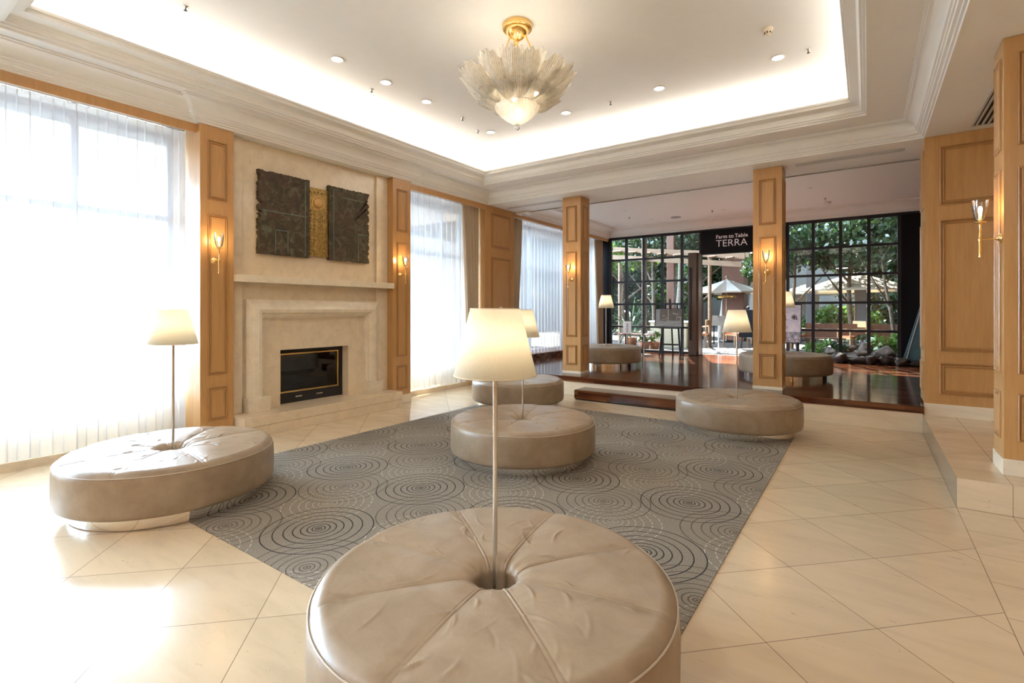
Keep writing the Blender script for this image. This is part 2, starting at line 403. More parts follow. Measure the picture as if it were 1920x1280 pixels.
prof3 = [(-.02, 3.60), (.012, 3.60), (.014, 3.635), (.05, 3.64), (.055, 3.67), (.085, 3.675)] + cove((.09, 3.69), (.27, 3.83), 8, .9) + [(.285, 3.83), (.288, 3.85), (.31, 3.852), (.315, 3.876)]
b = MB(); b.sweep([(-6.22, 13.78), (-6.22, 9.03), (4.1, 9.03), (4.1, 13.78)], prof3); struct(b.build('trim_4', 'trimwhite'))

# left outer wall: lintel, solid parts
b = MB()
b.box(-7.0, -6.22, -4.2, 9.03, 3.62, 4.52); b.box(-7.0, -6.22, 9.03, 14, 3.60, 4.0)
b.box(-7.0, -6.85, 2.6, 5.8, 0, 3.62); b.box(-7.0, -6.3, -4.2, -2.4, 0, 3.62)
b.box(-6.9, -6.55, 13.75, 14, .33, 3.6)
struct(b.build('wall_left', 'white'))
b = MB(); b.box(-9.6, -7.0, -4.2, 8.4, 3.50, 3.62); b.box(-7.35, -7.0, 8.4, 14, 3.50, 3.62); struct(b.build('ceiling_eave', 'white'))
b = MB(); b.box(-6.24, -6.22, -2.4, 2.60, 3.52, 3.621); b.box(-6.24, -6.22, 5.80, 7.88, 3.52, 3.621); b.box(-6.24, -6.22, 8.90, 13.74, 3.52, 3.61)
struct(b.build('trim_5', 'maple'))
b = MB(); b.box(-6.97, -6.82, -2.4, 2.6, .085, .46); b.box(-6.97, -6.82, 5.8, 7.88, .085, .46); b.box(-6.98, -6.51, -2.4, 2.60, 0, .085); b.box(-6.98, -6.51, 5.80, 7.88, 0, .085); struct(b.build('trim_6', 'marble'))
b = MB(); b.box(-6.98, -6.42, 8.9, 13.75, .33, .47); struct(b.build('baseboard_left', 'parquet'))
# window frames + panes of the left wall
def window(n, y0, y1, z0, z1, mull, trans):
    b = MB(); X = -6.88
    for y in [y0 + .03] + mull + [y1 - .03]: b.box(X - .03, X + .03, y - .03, y + .03, z0, z1)
    for z in [z0 + .03] + trans + [z1 - .03]: b.box(X - .028, X + .028, y0, y1, z - .03, z + .03)
    o = struct(b.build('window_%d' % n, 'grey_frame')); g = MB(); g.box(X - .004, X + .004, y0, y1, z0, z1); g.build('pane', 'glass', o)
MAT['grey_frame'] = plain('grey_window_frame', (.30, .31, .33), .5)
window(1, -2.4, 2.60, .46, 3.6, [-.9, 1.68], [2.60])
window(2, 5.80, 7.88, .46, 3.6, [7.32], [2.60])
window(3, 8.90, 13.75, .47, 3.6, [10.5, 12.1], [2.60])
# closing walls of the lobby behind and right of the camera
b = MB(); b.box(-7, 4.2, -4.4, -4.2, 0, 3.62); struct(b.build('wall_front', 'maple'))
b = MB(); b.box(4.2, 4.4, -4.4, 14, 0, 4.5); struct(b.build('wall_right', 'maple'))
b = MB(); b.box(-7.0, 4.2, -4.2, 9, 4.52, 4.6); struct(b.build('ceiling_deck', 'white'))

# ------------------------------------------------------------------ panelled woodwork
MPROF = [(0, 0), (.002, .009), (.009, .014), (.014, .006), (.017, .0025), (.021, .0025), (.024, .010), (.031, .012), (.038, .005), (.042, .0012)]
def moulding(parent, origin, u, nrm, r, name='panel_moulding', sc=1.0):
    """picture-frame moulding on a vertical face. r = (u0,u1,z0,z1) along axis u from origin"""
    u0, u1, z0, z1 = r; O = Vector(origin); U = Vector(u); Nn = Vector(nrm); b = MB(); vs = []; m = len(MPROF)
    for cu, cz, su, sz in ((u0, z0, 1, 1), (u1, z0, -1, 1), (u1, z1, -1, -1), (u0, z1, 1, -1)):
        for d, h in MPROF:
            d *= sc
            p = O + U * (cu + su * d) + Nn * (h * sc + .0005); vs.append((p.x, p.y, cz + sz * d))
    fs = [(i * m + k, ((i + 1) % 4) * m + k, ((i + 1) % 4) * m + k + 1, i * m + k + 1) for i in range(4) for k in range(m - 1)]
    fs.append(tuple(i * m + m - 1 for i in range(4)))
    b.add(vs, fs); return b.build(name, 'maple_mould', parent)
def mould2(parent, origin, u, nrm, r, sc=1.0):
    o = moulding(parent, origin, u, nrm, r, sc=sc); o.data.materials.append(MAT['maple']); o.data.polygons[len(o.data.polygons) - 1].material_index = 1
    return o
def column(label, x0, x1, y0, y1, zb, plinth, rows, faces, group=None):
    cx, cy = (x0 + x1) / 2, (y0 + y1) / 2
    t = thing('panelled_column', label, 'column', (cx, cy, zb), group=group)
    b = MB(); b.box(x0 - cx, x1 - cx, y0 - cy, y1 - cy, plinth, 3.62 - zb - .002); b.build('shaft', 'maple', t, bevel=.004)
    if plinth: b = MB(); e = .006; b.box(x0 - cx - e, x1 - cx + e, y0 - cy - e, y1 - cy + e, 0, plinth); b.build('marble_plinth', 'marble_l', t, bevel=.002)
    for f in faces:
        if f == '-y': O, U, N, L = (x0 - cx, y0 - cy, 0), (1, 0, 0), (0, -1, 0), x1 - x0
        elif f == '+x': O, U, N, L = (x1 - cx, y0 - cy, 0), (0, 1, 0), (1, 0, 0), y1 - y0
        elif f == '-x': O, U, N, L = (x0 - cx, y1 - cy, 0), (0, -1, 0), (-1, 0, 0), y1 - y0
        m = .078 if L > .3 else .06
        for z0, z1 in rows: mould2(t, O, U, N, (m, L - m, z0 - zb, z1 - zb))
    return t
ROW_L = [(2.77, 3.45), (.76, 2.60), (.23, .62)]
ROW_P = [(2.77, 3.45), (1.01, 2.60), (.49, .86)]
column('panelled maple pillar between the big left curtain and the fireplace', -6.52, -6.14, 2.60, 2.97, 0, .13, ROW_L, ['+x'])
column('panelled maple pillar right of the fireplace, beside the second window', -6.52, -6.14, 5.42, 5.80, 0, .14, ROW_L, ['+x'])
column('square maple column with brass sconce on the left part of the wooden platform', -4.69, -4.31, 8.30, 8.66, .33, .045, ROW_P, ['-y', '+x'])
column('square maple column with brass sconce right of the hanging restaurant sign', -1.40, -1.01, 8.28, 8.64, .33, .045, ROW_P, ['-y', '+x'])
column('maple pier with sconce at the right edge, on the raised marble floor', .87, 1.29, 5.40, 5.76, .225, .125, [(2.77, 3.49), (1.01, 2.61), (.49, .86)], ['-y', '-x'])
# panel wall 4 on left and end wall right
t = thing('panelled_pier', 'broad maple panelled pier between the two taupe drapes on the left wall', 'pier', (-6.5, 8.38, .0))
b = MB(); b.box(-.4, .28, -.50, .52, 0, 3.618); b.build('shaft', 'maple', t)
for z0, z1 in ((2.78, 3.48), (1.01, 2.59), (.49, .86)): mould2(t, (.28, -.50, 0), (0, 1, 0), (1, 0, 0), (.20, .86, z0, z1), 1.3)
b = MB(); b.box(.281, .287, -.02, .07, 1.47, 1.58); b.build('wall_socket', 'trimwhite', t)
t = thing('panelled_wall_end', 'maple panelled wall return behind the right pier', 'wall panelling', (2.39, 8.22, .225))
b = MB(); b.box(-1.81, 1.81, -.27, .28, .145, 3.393); b.build('panelling', 'maple', t)
b = MB(); b.box(-1.815, 1.81, -.275, -.2, 0, .145); b.build('marble_plinth', 'marble_l', t)
for z0, z1 in ((2.77, 3.48), (1.01, 2.59), (.49, .87)):
    mould2(t, (-1.81, -.27, 0), (1, 0, 0), (0, -1, 0), (.14, .95, z0 - .225, z1 - .225), 1.3)
    mould2(t, (-1.81, .28, 0), (0, -1, 0), (-1, 0, 0), (.08, .47, z0 - .225, z1 - .225))

# ------------------------------------------------------------------ fireplace
t = thing('fireplace', 'cream marble fireplace with bolection surround between two maple pillars', 'fireplace', (-6.2, 4.2, 0))
def fb(name, mat, boxes, bevel=.004, par=None):
    b = MB()
    for q in boxes: b.box(q[0] + 6.2, q[1] + 6.2, q[2] - 4.2, q[3] - 4.2, q[4], q[5])
    return b.build(name, mat, par or t, bevel=bevel)
Y0, Y1 = 2.972, 5.418
fb('chimney_breast', 'marble', [(-6.8, -6.30, Y0, 3.64, .24, 3.618), (-6.8, -6.30, 4.70, Y1, .24, 3.618), (-6.8, -6.30, 3.64, 4.70, .98, 3.618)], 0)
fb('pilaster_strip', 'marble', [(-6.30, -6.26, Y0, 3.13, .24, 3.618)])
fb('pilaster_strip', 'marble', [(-6.30, -6.26, 5.20, Y1, .24, 3.618)])
fb('mantel_shelf', 'marble_l', [(-6.30, -6.10, Y0, Y1, 1.845, 1.93)])
fb('hearth', 'marble', [(-6.8, -5.91, 2.98, Y1, .122, .24), (-6.8, -5.915, 2.985, Y1, 0, .119)])
# bolection surround swept round the opening (in the y-z plane)
prof = [(0, 0), (0, .055), (.02, .07), (.05, .085), (.085, .11), (.125, .125), (.165, .115), (.185, .08), (.195, .06), (.21, .06), (.225, .03), (.24, .03), (.24, 0)]
pts = [(3.17, .24, 1, 0), (3.17, 1.64, 1, -1), (5.22, 1.64, -1, -1), (5.22, .24, -1, 0)]
b = MB(); vs = []
for y, z, sy, sz in pts:
    for d, h in prof: vs.append((-6.30 + h + 6.2, y + sy * d - 4.2, z + sz * d))
m = len(prof); b.add(vs, [(i * m + k, i * m + k + 1, (i + 1) * m + k + 1, (i + 1) * m + k) for i in range(3) for k in range(m - 1)], 0, False)
b.build('bolection_surround', 'marble_l', t)
fb('plinth_block', 'marble_l', [(-6.30, -6.155, 3.15, 3.43, .24, .42)]); fb('plinth_block', 'marble_l', [(-6.30, -6.155, 4.96, 5.24, .24, .42)])
# firebox insert
fbx = fb('firebox', 'black', [(-6.47, -6.44, 3.64, 4.70, .24, .38), (-6.47, -6.44, 3.64, 4.70, .93, .985), (-6.47, -6.44, 3.64, 3.70, .38, .93), (-6.47, -6.44, 4.64, 4.70, .38, .93), (-6.8, -6.79, 3.64, 4.70, .24, .98), (-6.79, -6.47, 3.64, 3.66, .24, .98), (-6.79, -6.47, 4.68, 4.70, .24, .98), (-6.79, -6.47, 3.64, 4.70, .24, .27), (-6.79, -6.47, 3.64, 4.70, .96, .98)], 0)
fb('brass_frame', 'brass', [(-6.44, -6.425, 3.70, 4.62, .385, .405), (-6.44, -6.425, 3.70, 4.62, .90, .92), (-6.44, -6.425, 3.70, 3.72, .405, .90), (-6.44, -6.425, 4.60, 4.62, .405, .90)], .001, fbx)
fb('glass_door', 'dark_glass', [(-6.455, -6.45, 3.70, 4.62, .385, .92)], 0, fbx)
for y in (3.98, 4.30): fb('pull_handle', 'steel', [(-6.44, -6.42, y - .05, y + .05, .31, .325)], .002, fbx)
MAT['log'] = plain('charred_log', (.16, .10, .07), .8, vary=.5, sc=20)
lg = MB()
for k, (y, z, r, a) in enumerate([(4.1, .40, .035, .1), (4.05, .47, .03, -.25), (4.2, .44, .03, .3), (3.95, .40, .03, .0)]):
    lg.tube((-6.62 + .03 * k + 6.2, y - .22 - 4.2, z - .02 + a * .1), (-6.60 + .02 * k + 6.2, y + .2 - 4.2, z + a * .1), r)
for k in range(9): lg.box(-.40, -.38, -.35 + .06 * k, -.335 + .06 * k, .27, .37)
lg.build('log_grate', 'log', fbx)

# ------------------------------------------------------------------ wall sculpture
t = thing('wall_sculpture', 'abstract wall relief of two jagged patinated plates and a gold strip above the mantel', 'sculpture', (-6.30, 4.17, 2.7))
def jag(name, y0, y1, z0, z1, side, seed, lines):
    R = random.Random(seed); outline = []
    def edge(a, c, n, nx, ny, amp):
        for i in range(n):
            f = i / n; k = amp * (R.random() ** 2) if 0 < i else 0
            if R.random() < .12: k += amp * 1.2
            k *= min(1, i / 5, (n - i) / 5)
            outline.append((a[0] + (c[0] - a[0]) * f + nx * k, a[1] + (c[1] - a[1]) * f + ny * k))
    A, B, C_, D = (y0, z0), (y1, z0), (y1, z1), (y0, z1)
    sa = .028
    edge(A, B, 14, 0, 1, .006); edge(B, C_, 46, -1, 0, sa if side > 0 else .001); edge(C_, D, 40, 0, -1, .016); edge(D, A, 46, 1, 0, sa if side < 0 else .001)
    n = len(outline); b = MB(); xb, xf = .012, .075
    vs = [(xf, p[0], p[1]) for p in outline] + [(xb, p[0], p[1]) for p in outline]
    cy, cz = (y0 + y1) / 2, (z0 + z1) / 2; vs += [(xf, cy, cz), (xb, cy, cz)]
    fs = [(i, (i + 1) % n, 2 * n) for i in range(n)] + [((i + 1) % n + n, i + n, 2 * n + 1) for i in range(n)] + [(i, i + n, (i + 1) % n + n, (i + 1) % n) for i in range(n)]
    b.add(vs, fs); o = b.build(name, 'patina', t)
    b = MB()
    for (a0, c0, a1, c1) in lines: b.box(xf, xf + .006, min(a0, a1) - .005, max(a0, a1) + .005, min(c0, c1) - .005, max(c0, c1) + .005)
    b.build('raised_seam', 'verdigris', o); return o
L0 = -.86; jag('left_plate', -.86, -.15, -.48, .58, -1, 3, [(-.82, .07, -.20, .07), (-.22, -.46, -.22, .54), (-.64, -.46, -.64, -.16), (-.47, -.44, -.47, -.16), (-.64, -.16, -.47, -.16)])
jag('right_plate', .155, .855, -.48, .58, 1, 8, [(.225, -.46, .225, .54), (.65, -.46, .65, -.06), (.65, -.06, .82, -.06), (.38, .44, .72, .44)])
b = MB(); b.box(.012, .045, -.15, .155, -.45, .50)
for z0, z1, nx, nz, y0, y1, r in ((-.43, -.16, 9, 16, .0, .145, .0055), (-.13, .20, 5, 11, .0, .145, .011), (-.43, .20, 2, 13, -.14, -.03, .018), (.40, .48, 5, 1, -.14, .145, .018)):
    for i in range(nx):
        for j in range(nz):
            y = y0 + (i + .5) * (y1 - y0) / nx; z = z0 + (j + .5) * (z1 - z0) / nz; b.sphere((.045, y, z), r, 8, 5, sc=(.7, 1, 1))
g = b.build('gold_strip', 'gold', t)
b = MB(); b.sphere((.045, 0, .30), .075, 24, 14, sc=(.55, 1, 1)); b.lathe([(.075, 0), (.085, .006), (.095, 0)], 32, (.046, 0, .30), T=Matrix.Rotation(PI / 2, 4, 'Y')); b.build('dome', 'gold_dome', g)

# ------------------------------------------------------------------ sconces
def make_sconce():
    t = thing('wall_sconce', '', 'wall lamp')   # plate on the plane x=0, lamp stands out along +x
    b = MB(); R = Matrix.Rotation(PI / 2, 4, 'Y')
    b.lathe([(0, 0), (.042, 0), (.042, .006), (.034, .012), (.02, .016), (.014, .03), (.008, .036), (0, .036)], 28, T=R); b.build('back_plate', 'brass', t)
    b = MB(); b.tube((.03, 0, 0), (.125, 0, 0), .006); b.sphere((.125, 0, 0), .014); b.build('arm', 'brass', t)
    b = MB(); b.lathe([(0, -.155), (.008, -.15), (.011, -.14), (.007, -.13), (.010, -.12), (.010, -.02), (.013, -.01), (.013, .0), (.009, .01), (.007, .10), (.009, .12), (.012, .13)], 16, (.125, 0, 0)); b.build('stem', 'brass', t)
    b = MB(); b.lathe([(0, .128), (.012, .128), (.036, .134), (.038, .140), (.015, .143), (.013, .152), (0, .152)], 24, (.125, 0, 0)); b.build('drip_pan', 'brass', t)
    b = MB(); b.lathe([(0, .15), (.011, .15), (.011, .215), (0, .215)], 14, (.125, 0, 0)); b.build('candle_tube', 'candle', t)
    b = MB(); b.sphere((.125, 0, .240), .013, 12, 8, sc=(1, 1, 1.9)); b.build('bulb', 'candle_bulb', t)
    b = MB(); b.lathe([(.015, .145), (.026, .155), (.036, .18), (.044, .22), (.049, .26), (.052, .305), (.054, .318)], 28, (.125, 0, 0)); b.build('glass_cup', 'cup_glass', t)
    return t
sc0 = make_sconce()
for i, (x, y, rz, lab) in enumerate([(-6.139, 2.745, 0, 'brass candle sconce with glass cup on the pillar left of the fireplace'),
        (-6.139, 5.57, 0, 'brass candle sconce with glass cup on the pillar right of the fireplace'),
        (-4.50, 8.299, -PI / 2, 'brass candle sconce on the front of the left platform column'),
        (-1.205, 8.279, -PI / 2, 'brass candle sconce on the front of the right platform column'),
        (.869, 5.46, PI, 'brass candle sconce seen side-on, on the pier at the right edge')]):
    o = sc0 if i == 0 else copy_tree(sc0)
    o.location = (x, y, 2.07); o.rotation_euler = (0, 0, rz); o['label'] = lab; o['group'] = 'brass wall sconces'

# ------------------------------------------------------------------ curtains
def drape(name, label, X, y0, y1, z0, z1, mat, fold=.12, amp=.035, back=.4, seed=0, cat='curtain', tie=None, nz=14, group=None):
    R = random.Random(seed); t = thing(name, label, cat, (X, y0, z0), group=group)
    n = max(2, int((y1 - y0) / fold)); ny = n * 14; H = z1 - z0; vs = []
    ph = [R.uniform(-.5, .5) for _ in range(n + 3)]; am = [R.uniform(.6, 1.2) for _ in range(n + 3)]
    for j in range(nz + 1):
        fz = j / nz
        for i in range(ny + 1):
            s = i / ny; k = s * n; ki = int(k); fr = k - ki; fr = fr * fr * (3 - 2 * fr)
            p = ph[ki] * (1 - fr) + ph[ki + 1] * fr; a = am[ki] * (1 - fr) + am[ki + 1] * fr
            th = 2 * PI * k + p * (1 - fz * .6); A = amp * a * (1 - .45 * fz ** 4)
            x = A * math.sin(th); y = s * (y1 - y0) + back * fold / (2 * PI) * math.sin(2 * th + .4) * 1.0
            if tie: y = tie(y, fz)
            vs.append((x, y, fz * H + .012 * math.sin(th) * (1 - fz)))
    fs = [(j * (ny + 1) + i, j * (ny + 1) + i + 1, (j + 1) * (ny + 1) + i + 1, (j + 1) * (ny + 1) + i) for j in range(nz) for i in range(ny)]
    b = MB(); b.add(vs, fs, 0, True); b.build('curtain_cloth', mat, t)
    b = MB(); b.box(-.012, .012, 0, y1 - y0, H + .005, H + .03)
    for i in range(n): b.box(-.006, .006, (i + .5) * fold - .004, (i + .5) * fold + .004, H - .01, H + .006)
    b.build('curtain_rail', 'steel', t)
    return t
drape('sheer_curtain', 'wide white sheer curtain over the big window at the far left', -6.47, -2.35, 2.57, .10, 3.57, 'sheer', .165, .045, .95, 1)
drape('sheer_curtain', 'white sheer curtain over the window right of the fireplace', -6.47, 5.83, 7.80, .10, 3.57, 'sheer', .14, .04, .95, 2)
drape('sheer_curtain', 'bluish white sheer curtain over the platform window behind the left column', -6.47, 9.1, 13.72, .49, 3.57, 'sheer', .15, .04, .95, 3)
def tie_r(w):
    return lambda y, fz: w - (w - y) * (1 - .28 * max(0, 1 - fz) ** 1.0)
drape('drape', 'taupe drape hanging left of the broad maple pier', -6.37, 7.36, 7.86, .12, 3.55, 'drape', .095, .042, .5, 4, tie=lambda y, fz: .5 - (.5 - y) * (1 - .35 * (1 - fz)))
drape('drape', 'dark taupe drape hanging right of the broad maple pier', -6.37, 8.93, 9.42, .49, 3.55, 'drape', .095, .042, .5, 5, tie=lambda y, fz: y * (1 - .5 * (1 - fz) ** 1.3))
drape('drape', 'light taupe drape in the far corner beside the black glass wall', -6.37, 13.1, 13.68, .49, 3.55, 'drape', .095, .042, .5, 6, tie=lambda y, fz: .58 - (.58 - y) * (1 - .35 * (1 - fz)))

# ------------------------------------------------------------------ ottomans and their lamps
def cushion_mesh():
    R = random.Random(11); NA = 560
    pr = [(.088, .13), (.088, .25), (.088, .352), (.0895, .372), (.093, .385), (.099, .393), (.107, .399), (.118, .404), (.132, .4075)]
    r = .145
    while r < .655: pr.append((r, .409 + .006 * math.sin((r - .1) / .6 * PI))); r += .0085
    pr += [(.665, .411), (.680, .4075), (.693, .402), (.705, .394), (.715, .384), (.722, .373), (.7265, .361), (.7295, .347), (.7315, .325), (.733, .29), (.7335, .24), (.733, .19), (.732, .14), (.7295, .112), (.723, .098), (.711, .090), (.69, .087), (.62, .087)]
    NS = 8; seams = [2 * PI * k / NS + .17 for k in range(NS)]
    wr = []
    for _ in range(42):
        rr = R.uniform(.2, .64); a = R.uniform(0, 2 * PI); k = R.uniform(-.9, .9) + a
        wr.append((rr * math.cos(a), rr * math.sin(a), math.cos(k), math.sin(k), R.uniform(.025, .09), R.uniform(.004, .008), R.uniform(-.005, .007)))
    for sa in seams:
        for _ in range(5):
            rr = R.uniform(.25, .66); a = sa + R.choice((-1, 1)) * .03 / rr; k = sa + R.uniform(.3, .9) * R.choice((-1, 1))
            wr.append((rr * math.cos(a), rr * math.sin(a), math.cos(k), math.sin(k), R.uniform(.02, .055), R.uniform(.0035, .006), R.uniform(.003, .0075)))
    def fn(p, r, z, a):
        top = max(0, min(1, (z - .33) / .06)) if r > .6 else (1 if r > .1 else max(0, min(1, (z - .34) / .05)))
        dz = 0.0; dr = 0.0
        d = min(abs((a - s + PI) % (2 * PI) - PI) for s in seams); ds = d * r
        g = -.0035 * math.exp(-((ds - .0075) / .003) ** 2) + .0022 * math.exp(-(ds / .005) ** 2) - .006 * math.exp(-(ds / .05) ** 2)
        if top > 0:
            dz += g * top + top * .0055 * math.exp(-((r - .42) / .25) ** 2)
            dz -= .009 * math.exp(-((r - .09) / .035) ** 1) * (1 + .25 * math.cos(a * NS * 2)) if r >= .09 else 0
            if .13 < r < .70:
                for wx, wy, cx, sx, L, w, A in wr:
                    ex = p.x - wx; ey = p.y - wy
                    if abs(ex) > .13 or abs(ey) > .13: continue
                    al = ex * cx + ey * sx; pe = -ex * sx + ey * cx
                    q = (al / L) ** 2 + ((pe + .14 * al * al / L) / w) ** 2
                    if q < 9: dz += A * math.exp(-q)
        if r > .7 and z < .375:
            k = min(range(NS), key=lambda q: abs((a - seams[q] + PI) % (2 * PI) - PI))
            if k % 3 == 0: dr = -.0025 * math.exp(-(ds / .004) ** 2)
        rr = r + dr
        return Vector((rr * math.cos(a), rr * math.sin(a), z + dz))
    b = MB(); b.lathe(pr, NA, fn=fn); return b
def make_ottoman():
    t = thing('ottoman', '', 'ottoman')
    cushion_mesh().build('cushion', 'leather', t)
    b = MB(); n = 96
    b.lathe([(.7245 + .004 * math.cos(k * PI / 4), .375 + .004 * math.sin(k * PI / 4)) for k in range(9)], n); b.build('piping', 'piping', t)
    b = MB(); b.lathe([(.62, .088), (.645, .088), (.645, .0), (.62, .0), (.62, .088)], 96, smooth=False); 
    o = b.build('plinth_ring', 'mirror_steel', t)
    for p in o.data.polygons: p.use_smooth = True
    md = o.modifiers.new('e', 'EDGE_SPLIT'); md.split_angle = .6
    return t
def make_lamp():
    t = thing('floor_lamp', '', 'lamp')
    b = MB(); b.lathe([(0, 0), (.072, 0), (.075, .004), (.072, .010), (.012, .014), (0, .014)], 32); b.build('base', 'steel', t)
    b = MB(); b.tube((0, 0, .012), (0, 0, 1.30), .0098, n=20); b.tube((0, 0, 1.30), (0, 0, 1.335), .016, n=16); b.build('pole', 'steel', t)
    b = MB(); b.sphere((0, 0, 1.375), .030, 16, 10, sc=(1, 1, 1.2)); b.build('bulb', 'bulb', t)
    b = MB(); b.lathe([(.172, 1.225), (.103, 1.502)], 64); o = b.build('shade', 'shade', t, solid=.002)
    b = MB()
    for r, z in ((.172, 1.226), (.103, 1.501)):
        b.lathe([(r + .0025 * math.cos(k * PI / 3), z + .0025 * math.sin(k * PI / 3)) for k in range(7)], 64)
    for a in (0, 2 * PI / 3, 4 * PI / 3): b.tube((0, 0, 1.335), (.105 * math.cos(a), .105 * math.sin(a), 1.49), .0015, n=6)
    b.build('shade_wire', 'shade_rim', o)
    return t
MAT['shade_rim'] = plain('cream_shade_rim', (.80, .70, .52), .6)
ot0 = make_ottoman(); lp0 = make_lamp()
places = [(-1.265, 1.67, .006, .0, 'large round taupe leather ottoman nearest the camera, with lamp pole through its hole', 'cream cone shade lamp rising from the nearest ottoman, its shade largest in view'),
    (-4.56, 1.73, .006, 2.1, 'round taupe leather ottoman at the left by the big sheer curtain', 'cream cone shade lamp on the left ottoman in front of the bright window'),
    (-2.88, 4.27, .006, .9, 'round taupe leather ottoman in the middle of the ringed carpet', 'cream cone shade lamp of the middle ottoman, half hidden by the nearest shade'),
    (-1.34, 6.82, .006, 4.2, 'round taupe leather ottoman at the right rear of the carpet, before the marble riser', 'cream cone shade lamp at the right rear carpet corner, in front of the wooden platform'),
    (-4.56, 6.62, .006, 3.0, 'round taupe leather ottoman at the left rear, beside the low wooden step', 'cream cone shade lamp of the left rear ottoman, mostly hidden behind other shades'),
    (-4.60, 10.04, .33, .5, 'round taupe leather ottoman on the wooden platform right of the left column', 'cream cone shade lamp on the platform beside the far taupe drape'),
    (-1.19, 10.03, .33, 1.3, 'round taupe leather ottoman on the wooden platform behind the right column', 'cream cone shade lamp on the platform, peeking out right of the right column')]
for i, (x, y, z, rz, lo, ll) in enumerate(places):
    o = ot0 if i == 0 else copy_tree(ot0); l = lp0 if i == 0 else copy_tree(lp0)
    o.location = (x, y, z); o.rotation_euler = (0, 0, rz); o['label'] = lo; o['group'] = 'round leather ottomans'
    l.location = (x, y, z if z > .1 else .0062); l['label'] = ll; l['group'] = 'cone shade lamps standing in the ottomans'

# ------------------------------------------------------------------ chandelier
t = thing('chandelier', 'large ribbed glass petal chandelier hanging from brass rods under the tray ceiling', 'chandelier', (-2.90, 4.20, 4.40))
Z = lambda z: z - 4.40
b = MB(); b.lathe([(0, 0), (.148, 0), (.152, -.006), (.152, -.045), (.146, -.052), (.128, -.054), (.122, -.045), (.0, -.04)], 48); b.build('canopy', 'brass', t)
b = MB(); b.lathe([(.122, -.046), (.118, -.075), (.098, -.11), (.065, -.14), (.03, -.155), (0, -.16)], 40, fn=lambda p, r, z, a: p * 1.0); b.sphere((0, 0, -.175), .02); b.build('brass_bowl', 'brass', t)
for k in range(3):
    a = 2 * PI * k / 3 + .35; b = MB(); c, s = math.cos(a), math.sin(a)
    b.tube((.085 * c, .085 * s, -.12), (.27 * c, .27 * s, Z(3.86)), .0085); b.sphere((.085 * c, .085 * s, -.13), .018); b.build('suspension_rod', 'brass', t)
b = MB(); b.tube((0, 0, -.17), (0, 0, Z(3.42)), .012)
b.lathe([(.34 + .012 * math.cos(q * PI / 4), Z(3.72) + .012 * math.sin(q * PI / 4)) for q in range(9)], 48)
b.lathe([(.17 + .012 * math.cos(q * PI / 4), Z(3.60) + .012 * math.sin(q * PI / 4)) for q in range(9)], 40)
for k in range(3):
    a = 2 * PI * k / 3 + .35; b.tube((0, 0, Z(3.75)), (.34 * math.cos(a), .34 * math.sin(a), Z(3.72)), .006); b.tube((0, 0, Z(3.6)), (.17 * math.cos(a), .17 * math.sin(a), Z(3.60)), .006)
b.build('frame', 'brass', t)
def petal(L, Wd, lean0, lean1, seed):
    """leaf of ribbed glass: starts at origin, grows up along z and outwards along +x"""
    nu, nv = 44, 26; R = random.Random(seed); vs = []
    # spine
    sp = [(0, 0)]; 
    for j in range(nv):
        f = (j + .5) / nv; an = lean0 + (lean1 - lean0) * f; sp.append((sp[-1][0] + math.sin(an) * L / nv, sp[-1][1] + math.cos(an) * L / nv))
    for j in range(nv + 1):
        for i in range(nu + 1):
            u = i / nu * 2 - 1; vm = 1 - .32 * abs(u) ** 2.6 + .045 * math.cos(u * PI * 3.8)
            v = j / nv * vm; w = Wd * (.50 + .56 * math.sin(min(1, v * .9) * PI * .55)) * (1 + .045 * math.sin(v * 24) * abs(u) ** 3)
            k = v * nv; k0 = min(nv - 1, int(k)); fr = k - k0
            sx = sp[k0][0] * (1 - fr) + sp[k0 + 1][0] * fr; sz = sp[k0][1] * (1 - fr) + sp[k0 + 1][1] * fr
            an = lean0 + (lean1 - lean0) * v
            h = -.24 * Wd * (u * u) + .0035 * math.cos(u * 44 * (1 - .25 * v)) + .006 * math.cos(u * 2.5 * PI) * v
            vs.append((sx - math.cos(an) * h * -1, u * w / 2, sz - math.sin(an) * h))
    fs = [(j * (nu + 1) + i, j * (nu + 1) + i + 1, (j + 1) * (nu + 1) + i + 1, (j + 1) * (nu + 1) + i) for j in range(nv) for i in range(nu)]
    b = MB(); b.add(vs, fs, 0, True); return b
def ringof(n, L, Wd, l0, l1, r0, z0, off, seed, alt=0):
    first = None
    for k in range(n):
        if first is None: o = petal(L, Wd, l0, l1, seed).build('glass_petal', 'petal', t, solid=.004); first = o
        else: o = first.copy(); COL.objects.link(o)
        a = 2 * PI * k / n + off; dz = alt * (k % 2); o.location = ((r0 - dz * .3) * math.cos(a), (r0 - dz * .3) * math.sin(a), Z(z0 + dz)); o.rotation_euler = (0.10 * math.sin(k * 2.3 + seed), 0.07 * math.sin(k * 1.7 + seed * 2), a + .03 * math.sin(k * 3.1))
ringof(16, .385, .212, 1.08, .58, .315, 3.615, .10, 1)
ringof(16, .36, .20, .98, .42, .29, 3.65, .10 + PI / 16, 2)
ringof(12, .265, .20, 1.48, .80, .200, 3.560, .2, 3)
ringof(12, .235, .18, 1.25, .75, .185, 3.585, .2 + PI / 12, 4)
b = MB(); b.lathe([(.228, Z(3.575)), (.225, Z(3.56)), (.205, Z(3.522)), (.165, Z(3.478)), (.11, Z(3.434)), (.05, Z(3.398)), (.02, Z(3.385))], 120, fn=lambda p, r, z, a: Vector((p.x * (1 + .012 * math.cos(a * 40)), p.y * (1 + .012 * math.cos(a * 40)), z)))
b.build('glass_dome', 'petal', t, solid=.004)
